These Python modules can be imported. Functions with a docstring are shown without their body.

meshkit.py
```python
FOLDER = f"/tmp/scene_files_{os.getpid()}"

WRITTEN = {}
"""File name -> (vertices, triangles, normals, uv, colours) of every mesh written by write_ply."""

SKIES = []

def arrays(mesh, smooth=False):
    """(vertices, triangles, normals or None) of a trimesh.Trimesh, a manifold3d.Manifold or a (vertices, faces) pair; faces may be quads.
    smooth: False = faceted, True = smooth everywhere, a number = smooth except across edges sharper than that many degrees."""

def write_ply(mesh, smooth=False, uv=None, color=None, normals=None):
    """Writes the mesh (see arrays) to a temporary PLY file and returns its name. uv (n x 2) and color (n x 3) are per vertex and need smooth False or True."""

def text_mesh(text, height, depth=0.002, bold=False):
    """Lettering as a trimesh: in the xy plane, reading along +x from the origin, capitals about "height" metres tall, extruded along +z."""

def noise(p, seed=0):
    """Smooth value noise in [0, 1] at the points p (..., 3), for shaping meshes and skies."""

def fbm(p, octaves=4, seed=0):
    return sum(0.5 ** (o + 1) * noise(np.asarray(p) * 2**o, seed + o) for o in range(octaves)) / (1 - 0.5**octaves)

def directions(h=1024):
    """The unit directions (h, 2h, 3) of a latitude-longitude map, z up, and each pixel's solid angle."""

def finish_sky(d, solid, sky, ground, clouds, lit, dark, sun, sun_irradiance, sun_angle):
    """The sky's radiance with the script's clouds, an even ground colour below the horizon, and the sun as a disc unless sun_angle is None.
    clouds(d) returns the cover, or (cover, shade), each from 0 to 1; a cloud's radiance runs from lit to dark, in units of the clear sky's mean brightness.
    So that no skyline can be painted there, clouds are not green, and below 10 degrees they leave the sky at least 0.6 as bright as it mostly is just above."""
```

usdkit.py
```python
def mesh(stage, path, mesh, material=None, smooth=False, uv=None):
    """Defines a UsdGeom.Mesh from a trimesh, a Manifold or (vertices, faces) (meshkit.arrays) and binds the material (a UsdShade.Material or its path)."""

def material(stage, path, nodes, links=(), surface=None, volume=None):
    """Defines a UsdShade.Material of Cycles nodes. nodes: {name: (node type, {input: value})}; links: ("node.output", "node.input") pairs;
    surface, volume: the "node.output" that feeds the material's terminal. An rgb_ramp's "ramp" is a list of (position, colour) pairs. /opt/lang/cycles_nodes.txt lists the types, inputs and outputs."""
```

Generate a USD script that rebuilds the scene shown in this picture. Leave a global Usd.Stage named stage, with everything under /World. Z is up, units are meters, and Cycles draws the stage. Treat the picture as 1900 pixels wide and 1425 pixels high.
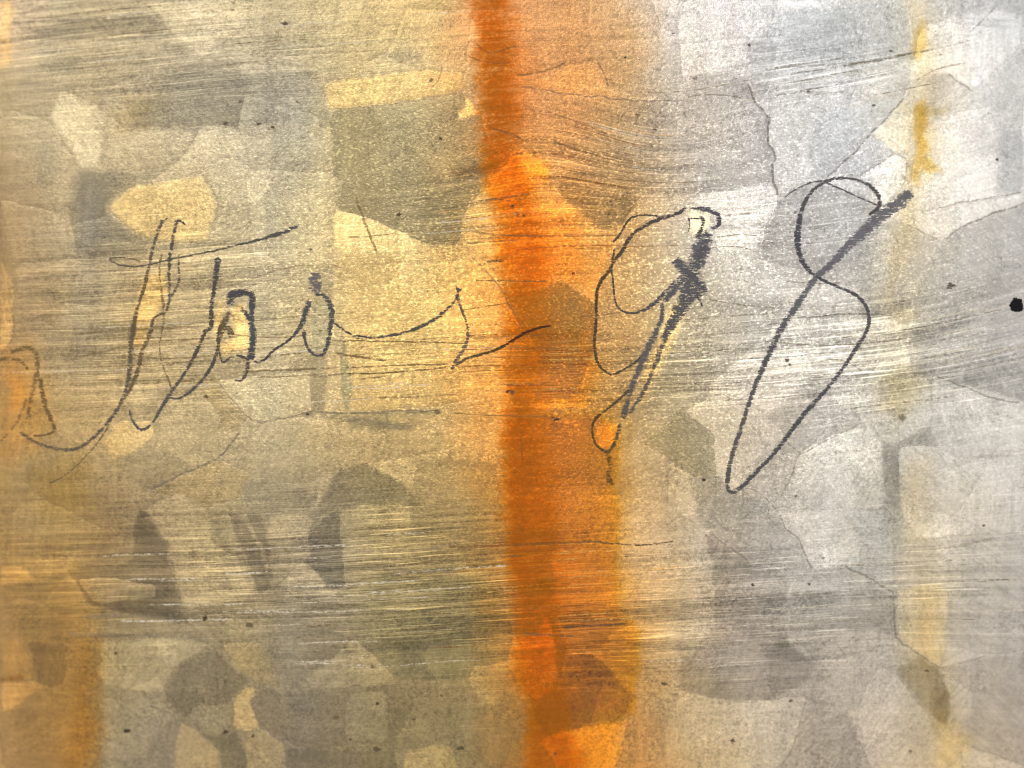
import math, random
import numpy as np
import trimesh, usdkit, meshkit
from shapely.geometry import Polygon, MultiPolygon, LineString, Point, box
from shapely.ops import unary_union
from scipy.spatial import Delaunay, Voronoi, cKDTree
from scipy.interpolate import splprep, splev
from pxr import Usd, UsdGeom, UsdLux, UsdShade, Sdf, Gf, Vt

rng = np.random.default_rng(7)
random.seed(7)
stage = Usd.Stage.CreateInMemory()
UsdGeom.SetStageUpAxis(stage, UsdGeom.Tokens.z)
UsdGeom.SetStageMetersPerUnit(stage, 1.0)
UsdGeom.Xform.Define(stage, '/World')
UsdGeom.Scope.Define(stage, '/World/Looks')

# ------------------------------------------------------------------ camera, sky, sun, exposure
DIST = 0.24                       # metres from the lens to the middle of the sheet
WIDTH = 0.19                      # metres of sheet across the picture
cam = UsdGeom.Camera.Define(stage, '/World/camera')
cam.CreateHorizontalApertureAttr(36.0)
cam.CreateFocalLengthAttr(36.0 * DIST / WIDTH)
cam.CreateFocusDistanceAttr(DIST + 0.0006)
cam.CreateFStopAttr(4.2)
cam.CreateClippingRangeAttr(Gf.Vec2f(0.01, 100.0))
cam.CreateExposureAttr(0.33)
cam.AddTranslateOp().Set(Gf.Vec3d(0, -DIST, 0))
cam.AddRotateXOp().Set(90.0)

SUN_EL, SUN_ROT = math.radians(44), math.radians(180 + 28)      # high, in front of the sheet and a little to the left
sun = UsdLux.DistantLight.Define(stage, '/World/sun')
sun.CreateIntensityAttr(0.40)
sun.CreateAngleAttr(14.0)
sun.CreateNormalizeAttr(True)
sun.CreateColorAttr(Gf.Vec3f(1.0, 0.96, 0.90))
sun.AddRotateXYZOp().Set(Gf.Vec3f(90 - math.degrees(SUN_EL), 0, 180 - math.degrees(SUN_ROT)))
skymat = usdkit.material(stage, '/World/Looks/overcast_sky', {
    'tc': ('texture_coordinate', {}),
    'sky': ('sky_texture', {'sky_type': 'single_scattering', 'sun_disc': False, 'sun_elevation': SUN_EL, 'sun_rotation': SUN_ROT}),
    'n': ('noise_texture', {'scale': 2.2, 'detail': 6.0, 'roughness': 0.55}),
    'r': ('rgb_ramp', {'ramp': [(0.30, (0.72, 0.72, 0.72)), (0.62, (1, 1, 1))]}),
    'mix': ('mix_color', {'b': (7.6, 7.3, 6.9), 'use_clamp': False}),
    'bg': ('background_shader', {'strength': 0.10}),
}, [('tc.generated', 'n.vector'), ('n.fac', 'r.fac'), ('r.color', 'mix.fac'), ('sky.color', 'mix.a'), ('mix.result', 'bg.color')], surface='bg.background')
dome = UsdLux.DomeLight.Define(stage, '/World/sky')
dome.GetPrim().SetCustomDataByKey('kind', 'structure')
UsdShade.MaterialBindingAPI.Apply(dome.GetPrim()).Bind(skymat)

# ------------------------------------------------------------------ the sheet's surface
# drawing units: 0.1 mm of sheet, x to the right from 0 to 1900, y downwards from 0 to 1425 (the part in the picture)
U = 1e-4
MARGIN = 260
def bow(x, z):                     # the sheet is slightly bulged, falling away at its edges
    return 7.5e-3 * ((x - 0.012) / 0.105) ** 2 + 5.5e-3 * ((z - 0.012) / 0.080) ** 2
def place(p, lift=0.0):            # drawing units -> metres; lift in metres off the sheet towards the viewer
    p = np.asarray(p, float)
    x0, z0 = (p[:, 0] - 950) * U, (712.5 - p[:, 1]) * U
    y = bow(x0, z0)
    x, z = x0 * (1 + y / DIST), z0 * (1 + y / DIST)
    return np.stack([x, y - lift, z], 1)
def fnoise(p, size, seed=0, octaves=3):
    q = np.column_stack([np.asarray(p) / size, np.full(len(p), seed * 17.31)])
    return meshkit.fbm(q + 1000.0, octaves, seed)
def warp(p):                       # natural wander of every boundary
    p = np.asarray(p, float)
    return p + np.column_stack([fnoise(p, 26, 3) - .5, fnoise(p, 26, 4) - .5]) * 10 + np.column_stack([fnoise(p, 6, 5) - .5, fnoise(p, 6, 6) - .5]) * 6.5
def lin(c):
    c = np.asarray(c, float) / 255.0
    return np.where(c <= 0.04045, c / 12.92, ((c + 0.055) / 1.055) ** 2.4)

# ------------------------------------------------------------------ the colour of the weathered zinc (broad staining and tone)
FIELD = {
 0:   [(0,(206,176,132)),(40,(188,164,126)),(100,(172,158,126)),(250,(166,154,126)),(380,(172,162,136)),(500,(180,168,138)),(650,(188,172,132)),(800,(190,166,118)),(860,(196,150,98)),(960,(200,150,98)),(1050,(206,150,88)),(1150,(204,166,118)),(1250,(202,192,180)),(1350,(196,190,184)),(1500,(188,187,184)),(1650,(188,184,174)),(1700,(200,189,164)),(1800,(198,195,190)),(1900,(184,184,180))],
 200: [(0,(188,164,115)),(100,(182,166,130)),(250,(168,156,130)),(400,(166,157,136)),(550,(168,161,142)),(650,(186,170,130)),(750,(182,167,130)),(850,(180,152,106)),(960,(196,140,82)),(1050,(202,143,78)),(1150,(196,158,106)),(1250,(192,178,156)),(1400,(186,180,172)),(1550,(192,190,186)),(1680,(198,190,172)),(1720,(202,187,158)),(1800,(206,200,190)),(1900,(186,183,177))],
 400: [(0,(172,142,92)),(60,(178,153,108)),(160,(172,160,134)),(250,(178,162,126)),(350,(180,165,130)),(500,(174,164,138)),(650,(192,174,132)),(750,(184,168,130)),(850,(184,156,104)),(960,(200,146,76)),(1050,(208,150,78)),(1150,(196,160,106)),(1300,(190,182,168)),(1450,(186,181,174)),(1600,(190,187,183)),(1690,(200,188,164)),(1800,(204,198,188)),(1900,(192,188,181))],
 600: [(0,(190,150,86)),(60,(176,148,98)),(150,(168,153,122)),(250,(174,155,116)),(400,(180,164,128)),(500,(182,170,140)),(650,(198,178,132)),(800,(198,174,122)),(900,(204,158,92)),(960,(204,142,66)),(1050,(198,146,74)),(1150,(190,158,108)),(1250,(184,170,138)),(1400,(184,177,164)),(1550,(184,178,167)),(1680,(190,180,156)),(1750,(184,178,166)),(1900,(182,177,170))],
 800: [(0,(195,155,86)),(80,(193,160,98)),(160,(187,163,116)),(250,(188,170,132)),(400,(182,166,130)),(500,(184,171,140)),(650,(190,170,127)),(800,(190,165,116)),(890,(198,154,90)),(960,(200,142,66)),(1050,(196,140,62)),(1130,(190,148,80)),(1180,(192,166,120)),(1250,(188,170,132)),(1400,(184,172,152)),(1550,(188,182,171)),(1650,(176,169,155)),(1750,(186,181,171)),(1900,(192,187,178))],
 1000:[(0,(188,150,82)),(100,(186,155,95)),(200,(170,146,104)),(280,(162,144,112)),(400,(172,156,120)),(500,(166,152,122)),(600,(166,154,128)),(700,(172,156,116)),(850,(182,158,106)),(920,(194,150,78)),(960,(196,140,62)),(1050,(194,140,60)),(1140,(196,150,76)),(1180,(204,172,124)),(1300,(182,167,142)),(1400,(174,165,151)),(1550,(188,182,171)),(1650,(180,172,156)),(1750,(192,182,162)),(1900,(184,177,167))],
 1200:[(0,(190,150,88)),(60,(176,140,80)),(150,(184,149,86)),(200,(178,158,118)),(250,(174,158,122)),(350,(168,154,124)),(450,(167,152,118)),(550,(163,153,130)),(700,(166,150,114)),(850,(164,144,100)),(930,(184,140,74)),(1000,(192,136,60)),(1100,(190,140,66)),(1180,(192,150,90)),(1250,(186,163,124)),(1350,(172,159,140)),(1500,(172,162,147)),(1650,(180,170,154)),(1720,(192,174,138)),(1800,(188,178,162)),(1900,(180,171,159))],
 1425:[(0,(188,149,90)),(150,(176,138,72)),(190,(166,150,118)),(300,(160,146,122)),(400,(168,152,118)),(550,(158,145,122)),(700,(164,149,112)),(850,(168,152,112)),(930,(176,142,86)),(1000,(190,134,60)),(1100,(196,146,74)),(1200,(190,146,90)),(1300,(188,164,122)),(1450,(184,169,145)),(1600,(180,166,147)),(1750,(194,174,138)),(1900,(184,169,150))]}
_ys = sorted(FIELD)
_xg = np.arange(0, 1901, 10.0)
_tab = np.array([[np.interp(_xg, [c[0] for c in FIELD[y]], [c[1][k] for c in FIELD[y]]) for k in range(3)] for y in _ys])   # rows, rgb, x
def field(p):                      # sRGB 0-255
    w = p + np.column_stack([fnoise(p, 90, 11) - .5, fnoise(p, 120, 12) - .5]) * np.array([84, 130.0])
    x, y = np.clip(w[:, 0], 0, 1900), np.clip(w[:, 1], 0, 1425)
    j = np.clip(np.searchsorted(_ys, y, 'right') - 1, 0, len(_ys) - 2)
    y0, y1 = np.array(_ys)[j], np.array(_ys)[j + 1]
    t = ((y - y0) / (y1 - y0)); t = t * t * (3 - 2 * t)
    i = np.clip((x / 10).astype(int), 0, len(_xg) - 2); s = x / 10 - i
    out = np.empty((len(p), 3))
    for k in range(3):
        a = _tab[j, k, i] * (1 - s) + _tab[j, k, i + 1] * s
        b = _tab[j + 1, k, i] * (1 - s) + _tab[j + 1, k, i + 1] * s
        out[:, k] = a * (1 - t) + b * t
    ss = lambda a, b, v: np.clip((v - a) / (b - a), 0, 1) ** 2 * (3 - 2 * np.clip((v - a) / (b - a), 0, 1))
    sat = (1 - .30 * ss(190, 40, p[:, 0]) - .20 * ss(960, 1040, p[:, 0]) * ss(420, 300, p[:, 1]) + .02 * ss(900, 700, p[:, 0]) - .15 * ss(1150, 1350, p[:, 0]))[:, None]
    grey = out.mean(1, keepdims=True)
    out = grey + (out - grey) * sat
    gain = 1 + .075 * ss(1130, 1450, p[:, 0]) * (1 - .35 * ss(950, 1250, p[:, 1])) - .055 * ss(850, 1000, p[:, 1]) * ss(1300, 900, p[:, 0]) + .03 * ss(500, 100, p[:, 1])  # overall tone: paler to the right and top, darker at lower left
    return out * gain[:, None]

# ------------------------------------------------------------------ zinc crystals: outline, tone (reflection of each facet painted into its colour), (cast r,g,b); later ones lie over earlier ones
N = (1, 1, 1); COOL = (.985, 1.0, 1.01); WARM = (1.03, 1.0, .92); GOLD = (1.05, 1.0, .87); GREY = (.985, 1.0, 1.02); LAV = (1.0, .995, .995)
CR = [
 ([(0,0),(258,0),(347,93),(374,109),(303,128),(200,160),(111,165),(89,219),(0,215)], .97, N),
 ([(468,0),(880,0),(862,130),(731,135),(600,150),(590,128),(374,109),(461,45)], 1.0, N),
 ([(259,0),(293,32),(317,66),(347,93),(374,109),(391,96),(461,45),(468,0)], 1.15, LAV),
 ([(0,215),(89,219),(135,296),(145,330),(128,354),(141,480),(25,490),(0,440)], 1.02, N),
 ([(111,165),(89,219),(135,296),(148,313),(187,317),(194,256),(202,215),(175,190)], 1.17, GREY),
 ([(202,215),(242,242),(365,240),(360,275),(310,310),(187,317),(194,256)], 1.04, N),
 ([(148,313),(187,317),(317,310),(280,337),(216,360),(199,387),(216,404),(283,448),(270,480),(141,480),(131,354)], .89, GREY),
 ([(370,236),(508,239),(502,337),(495,380),(407,387),(380,323),(317,310),(357,266)], 1.09, N),
 ([(216,364),(249,342),(303,337),(377,323),(404,370),(407,391),(387,448),(330,452),(286,448),(249,431),(202,391)], 1.17, (1.05,1,.86)),
 ([(303,128),(590,128),(613,202),(613,236),(508,236),(367,232),(242,242),(236,202),(290,168)], .93, COOL),
 ([(508,239),(613,236),(610,370),(620,470),(590,560),(497,470),(495,380),(502,337)], 1.01, COOL),
 ([(0,480),(15,500),(28,560),(22,625),(0,660)], 1.13, WARM),
 ([(28,490),(141,480),(250,482),(240,600),(216,700),(180,800),(60,760),(30,640)], .99, N),
 ([(600,150),(731,135),(798,128),(859,135),(862,165),(768,187),(630,204),(612,205)], 1.10, GOLD),
 ([(612,205),(768,187),(859,172),(866,189),(852,219),(893,216),(910,263),(940,300),(906,323),(899,350),(866,387),(886,404),(852,455),(788,451),(758,434),(674,401),(620,390)], .90, (.98,1.0,1.0)),
 ([(862,177),(879,192),(893,214),(854,220),(849,212),(864,195)], 1.24, GOLD),
 ([(893,216),(950,160),(1054,175),(1176,189),(1260,186),(1260,357),(1179,360),(1061,337),(1021,327),(953,263),(910,263)], .97, N),
 ([(967,155),(1054,125),(1101,111),(1132,182),(1034,170)], 1.08, WARM),
 ([(953,263),(977,280),(1011,303),(1021,327),(970,337),(947,357),(916,371),(903,347),(916,323),(943,303)], 1.17, GOLD),
 ([(866,387),(916,371),(970,337),(1031,343),(1091,404),(1115,428),(1150,440),(1130,500),(1104,560),(1000,537),(936,544),(900,480),(852,455)], 1.06, WARM),
 ([(1031,343),(1061,337),(1128,357),(1179,360),(1182,381),(1162,404),(1145,428),(1115,426),(1091,404),(1051,374)], .84, COOL),
 ([(1203,0),(1233,22),(1253,20),(1263,0)], 1.13, N),
 ([(1260,0),(1442,0),(1442,20),(1425,50),(1388,77),(1385,118),(1344,128),(1262,148)], 1.04, N),
 ([(1442,20),(1479,19),(1529,20),(1580,7),(1647,0),(1674,0),(1694,77),(1651,111),(1513,135),(1395,148),(1385,118),(1388,77),(1425,50)], .955, COOL),
 ([(1447,0),(1449,7),(1479,18),(1526,18),(1553,13),(1577,0)], 1.11, N),
 ([(1260,148),(1344,128),(1388,152),(1401,185),(1425,219),(1428,269),(1438,286),(1432,333),(1294,360),(1250,357)], .965, LAV),
 ([(1395,148),(1513,135),(1651,111),(1690,130),(1678,185),(1580,195),(1516,209),(1401,185)], .99, N),
 ([(1401,185),(1516,209),(1502,269),(1502,330),(1449,364),(1432,333),(1438,286),(1428,269),(1425,219)], 1.03, N),
 ([(1516,209),(1580,195),(1678,185),(1617,246),(1529,337),(1502,330),(1502,269)], 1.0, GREY),
 ([(1678,185),(1691,209),(1688,286),(1661,286),(1614,253)], 1.09, WARM),
 ([(1617,246),(1661,286),(1593,330),(1556,323),(1533,337)], 1.01, GREY),
 ([(1593,330),(1661,286),(1684,296),(1674,350),(1641,384),(1624,354)], 1.13, N),
 ([(1708,47),(1849,20),(1893,34),(1896,84),(1812,168),(1758,138),(1691,135)], 1.06, N),
 ([(1691,135),(1758,138),(1812,168),(1900,190),(1900,240),(1856,236),(1833,195),(1742,216),(1690,209)], .99, N),
 ([(1742,216),(1833,195),(1856,236),(1853,364),(1738,387),(1694,391),(1694,303),(1708,242)], 1.07, N),
 ([(1856,236),(1900,240),(1900,360),(1853,364)], .96, COOL),
 ([(1738,387),(1900,360),(1900,377),(1829,401),(1785,421),(1742,448),(1694,421),(1691,394)], 1.06, N),
 ([(1742,448),(1785,421),(1829,401),(1900,377),(1960,400),(1960,540),(1900,537),(1691,605),(1700,520)], .95, N),
 ([(1691,605),(1900,537),(1960,540),(1960,760),(1900,746),(1799,719),(1694,696)], .94, N),
 ([(1564,470),(1640,400),(1694,421),(1742,448),(1700,520),(1691,605),(1620,590),(1600,540),(1519,515)], .985, N),
 ([(1294,364),(1428,340),(1445,364),(1438,391),(1415,440),(1400,470),(1330,470),(1330,400),(1280,370)], 1.06, N),
 ([(1445,364),(1500,340),(1530,340),(1600,360),(1640,390),(1560,470),(1520,515),(1480,500),(1400,480),(1438,391)], .965, N),
 ([(620,388),(674,401),(720,418),(788,451),(760,468),(620,470)], 1.14, WARM),
 ([(620,470),(760,468),(788,451),(852,455),(900,480),(936,544),(970,620),(940,690),(850,750),(650,766),(640,640),(615,580)], 1.045, WARM),
 ([(401,706),(450,700),(574,690),(574,762),(480,782),(455,773)], 1.07, COOL),
 ([(574,690),(585,500),(618,490),(610,640),(605,720),(597,766),(574,764)], .90, GREY),
 ([(605,640),(632,640),(643,762),(597,766),(605,720)], 1.08, N),
 ([(632,600),(640,650),(652,690),(654,720),(648,765),(643,765),(634,720),(630,680)], .86, (.96,1.02,1.04)),
 ([(401,706),(455,773),(448,800),(404,851),(360,871),(313,894),(274,910),(216,864),(192,820),(216,783),(242,773),(317,736)], 1.03, N),
 ([(192,820),(216,783),(280,780),(286,807),(250,845),(209,854)], 1.15, WARM),
 ([(401,706),(455,773),(448,800),(420,805),(400,760),(370,730)], .93, WARM),
 ([(209,854),(260,833),(330,845),(360,871),(313,894),(274,910),(235,880)], .94, N),
 ([(455,773),(480,782),(600,768),(650,766),(800,765),(850,830),(640,870),(560,900),(470,880),(404,851),(448,800)], 1.0, N),
 ([(404,851),(470,880),(478,910),(430,930),(385,940),(274,910),(313,894),(360,871)], .97, WARM),
 ([(269,945),(330,915),(387,945),(391,1006),(451,1043),(468,1060),(475,1107),(421,1113),(340,1134),(327,1080),(317,1046),(306,1006)], 1.09, N),
 ([(246,989),(255,945),(269,945),(286,975),(306,1006),(317,1046),(327,1080),(330,1113),(354,1164),(337,1160),(290,1147),(246,1144),(162,1120),(145,1086),(121,1060),(168,1043),(216,1049),(246,1033)], .83, LAV),
 ([(145,1076),(200,1072),(290,1085),(290,1110),(180,1118)], .98, LAV),
 ([(421,952),(448,952),(472,996),(492,1046),(509,1066),(502,1086),(478,1107),(468,1063),(445,1002)], .84, LAV),
 ([(455,945),(485,950),(498,1000),(500,1045),(478,1000)], .86, N),
 ([(450,900),(470,885),(560,900),(590,940),(575,995),(520,975),(498,1000),(485,950),(455,945)], .93, COOL),
 ([(500,960),(560,950),(585,975),(565,1040),(505,1050),(495,1000)], 1.07, N),
 ([(630,871),(674,857),(714,877),(760,905),(788,938),(758,938),(687,938),(640,945),(600,955),(575,995),(590,940),(615,890)], .86, COOL),
 ([(599,955),(633,945),(633,1012),(640,1026),(640,1090),(610,1093),(579,1056),(562,1043),(576,1026),(572,995)], .82, GREY),
 ([(562,1043),(579,1056),(610,1093),(632,1110),(560,1115),(520,1090),(540,1060)], 1.08, N),
 ([(0,1046),(44,1049),(71,1076),(0,1092)], 1.13, WARM),
 ([(0,1092),(71,1076),(121,1060),(162,1120),(180,1187),(125,1194),(51,1187),(0,1180)], .95, N),
 ([(0,1187),(40,1187),(57,1225),(67,1262),(0,1265)], 1.10, WARM),
 ([(0,1265),(67,1262),(77,1275),(40,1305),(0,1329)], 1.15, WARM),
 ([(51,1187),(125,1194),(135,1238),(121,1272),(74,1275),(57,1225)], .86, LAV),
 ([(125,1194),(185,1187),(185,1425),(0,1425),(0,1329),(40,1305),(77,1275),(121,1272)], .97, N),
 ([(185,1187),(337,1177),(394,1194),(323,1241),(310,1268),(303,1288),(259,1282),(185,1272)], 1.12, COOL),
 ([(185,1272),(259,1282),(303,1288),(310,1300),(345,1325),(325,1390),(318,1440),(185,1440)], 1.0, GREY),
 ([(397,1201),(411,1218),(434,1241),(468,1262),(448,1275),(424,1305),(360,1309),(344,1336),(320,1312),(306,1288),(317,1258),(333,1231)], .91, COOL),
 ([(360,1309),(424,1305),(432,1350),(425,1362),(390,1370),(344,1336)], 1.03, GREY),
 ([(411,1194),(488,1194),(519,1275),(475,1268),(472,1262),(434,1238)], 1.06, WARM),
 ([(478,1278),(540,1280),(640,1277),(720,1268),(780,1262),(760,1330),(730,1380),(560,1390),(520,1370),(485,1353),(465,1305)], .93, LAV),
 ([(445,1282),(472,1268),(478,1282),(465,1305),(485,1353),(458,1359),(434,1353),(434,1302)], 1.22, GOLD),
 ([(549,1275),(566,1258),(640,1204),(657,1187),(691,1215),(731,1260),(704,1273),(630,1277)], 1.14, N),
 ([(340,1339),(391,1373),(407,1396),(404,1440),(320,1440),(323,1383)], 1.10, WARM),
 ([(374,1363),(425,1362),(440,1356),(452,1383),(462,1440),(412,1440),(405,1390)], .84, COOL),
 ([(458,1359),(485,1353),(530,1385),(530,1440),(462,1440),(452,1383)], 1.07, WARM),
 ([(530,1385),(640,1392),(730,1388),(740,1440),(530,1440)], .87, N),
 ([(640,1150),(700,1060),(930,1080),(950,1160),(940,1225),(879,1235),(866,1265),(731,1260),(691,1215),(657,1187)], .95, (.98,1.01,1.0)),
 ([(640,1290),(718,1280),(718,1375),(640,1380)], 1.03, GREY),
 ([(731,1262),(866,1265),(889,1302),(920,1312),(960,1350),(975,1440),(840,1440),(840,1375),(780,1330)], 1.0, N),
 ([(755,1390),(835,1381),(846,1413),(866,1440),(745,1440)], 1.12, WARM),
 ([(879,1235),(943,1225),(953,1255),(987,1295),(974,1299),(940,1285),(916,1312),(889,1302),(866,1265)], 1.14, N),
 ([(987,1181),(1017,1140),(1028,1175),(1031,1208),(1032,1268),(997,1300),(963,1275),(940,1231),(953,1181)], 1.17, GOLD),
 ([(1034,1208),(1098,1214),(1132,1241),(1166,1282),(1182,1289),(1155,1332),(1058,1353),(1011,1369),(987,1322),(1001,1299),(1034,1268)], .86, (1.0,1.0,.8)),
 ([(1001,1373),(1048,1354),(1135,1341),(1169,1332),(1149,1410),(1129,1440),(1044,1440),(1024,1410)], 1.18, GOLD),
 ([(1020,1018),(1142,1015),(1143,1136),(1036,1138)], 1.05, WARM),
 ([(1028,1143),(1135,1137),(1182,1161),(1135,1171),(1120,1200),(1034,1204)], .90, (1,1,.86)),
 ([(1017,1140),(1034,1150),(1054,1190),(1046,1235),(1034,1290),(1033,1208)], .80, (1.03,.97,.85)),
 ([(1314,985),(1442,945),(1455,975),(1479,996),(1492,1022),(1506,1056),(1469,1066),(1435,1049),(1391,1049)], .965, N),
 ([(1310,985),(1395,1049),(1435,1049),(1469,1066),(1449,1147),(1462,1181),(1469,1201),(1519,1225),(1496,1268),(1428,1299),(1327,1299),(1260,1278),(1260,1231),(1327,1174),(1320,1046)], .93, LAV),
 ([(1445,948),(1560,946),(1600,1000),(1575,1046),(1566,1049),(1506,1056),(1492,1022),(1479,989)], 1.055, LAV),
 ([(1560,946),(1654,945),(1661,1086),(1627,1080),(1566,1049),(1600,1000)], 1.04, GREY),
 ([(1506,1056),(1566,1049),(1654,1097),(1661,1147),(1668,1184),(1597,1214),(1519,1221),(1472,1177),(1449,1144),(1469,1066)], .955, N),
 ([(1469,1177),(1563,1167),(1661,1177),(1640,1195),(1597,1214),(1519,1221)], 1.035, N),
 ([(1661,1090),(1758,1080),(1755,1221),(1742,1238),(1705,1214),(1668,1184)], 1.04, WARM),
 ([(1661,1241),(1705,1214),(1742,1241),(1765,1282),(1758,1349),(1732,1329),(1681,1275)], .90, WARM),
 ([(1260,1278),(1327,1299),(1428,1299),(1496,1290),(1485,1340),(1470,1385),(1435,1440),(1230,1440),(1240,1340)], 1.03, N),
 ([(1496,1285),(1580,1332),(1597,1383),(1631,1440),(1435,1440),(1470,1385),(1485,1340)], .955, LAV),
 ([(1496,1268),(1519,1225),(1597,1214),(1664,1255),(1728,1329),(1738,1356),(1700,1375),(1690,1440),(1631,1440),(1597,1383),(1580,1332)], 1.04, LAV),
 ([(1785,1380),(1832,1396),(1900,1420),(1900,1440),(1785,1440)], 1.08, N),
 ([(1758,1349),(1765,1282),(1742,1241),(1840,1215),(1960,1200),(1960,1440),(1900,1420),(1832,1396),(1785,1380)], .985, LAV),
 ([(936,544),(1000,537),(1040,520),(1104,560),(1106,640),(1085,706),(1051,746),(974,750),(987,712),(997,672),(990,632),(967,611),(953,581)], .87, (1,1,.9)),
 ([(974,751),(1000,744),(1085,740),(1102,750),(1080,758),(1000,760)], 1.16, WARM),  # highlight along an edge, painted in as a paler sliver
 ([(974,760),(1080,758),(1102,750),(1150,800),(1142,905),(1010,910),(960,900),(950,800)], .96, (1,1,.94)),
 ([(1388,756),(1412,763),(1452,803),(1428,840),(1361,891),(1371,800)], 1.04, N),
 ([(1462,588),(1671,591),(1681,632),(1691,692),(1634,706),(1634,750),(1553,750),(1523,672),(1462,622)], 1.08, N),
 ([(1190,820),(1260,756),(1324,807),(1330,887),(1277,881),(1230,850)], .93, (1,1.0,.95)),
 ([(1727,696),(1778,712),(1829,736),(1900,750),(1960,760),(1960,840),(1780,850),(1730,830)], 1.05, N),
 ([(1450,945),(1480,850),(1500,830),(1590,790),(1640,820),(1640,945)], 1.06, N),
 ([(1668,830),(1730,828),(1780,850),(1960,840),(1960,1000),(1830,985),(1700,1000),(1672,945)], 1.05, N),
 ([(1700,1000),(1830,985),(1960,1000),(1960,1200),(1840,1215),(1758,1200),(1758,1080),(1680,1060)], 1.0, N),
 ([(1638,820),(1668,830),(1672,945),(1640,945)], .94, N),
 ([(1277,881),(1343,888),(1350,905),(1440,945),(1314,985),(1295,960)], .96, COOL),
]
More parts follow.
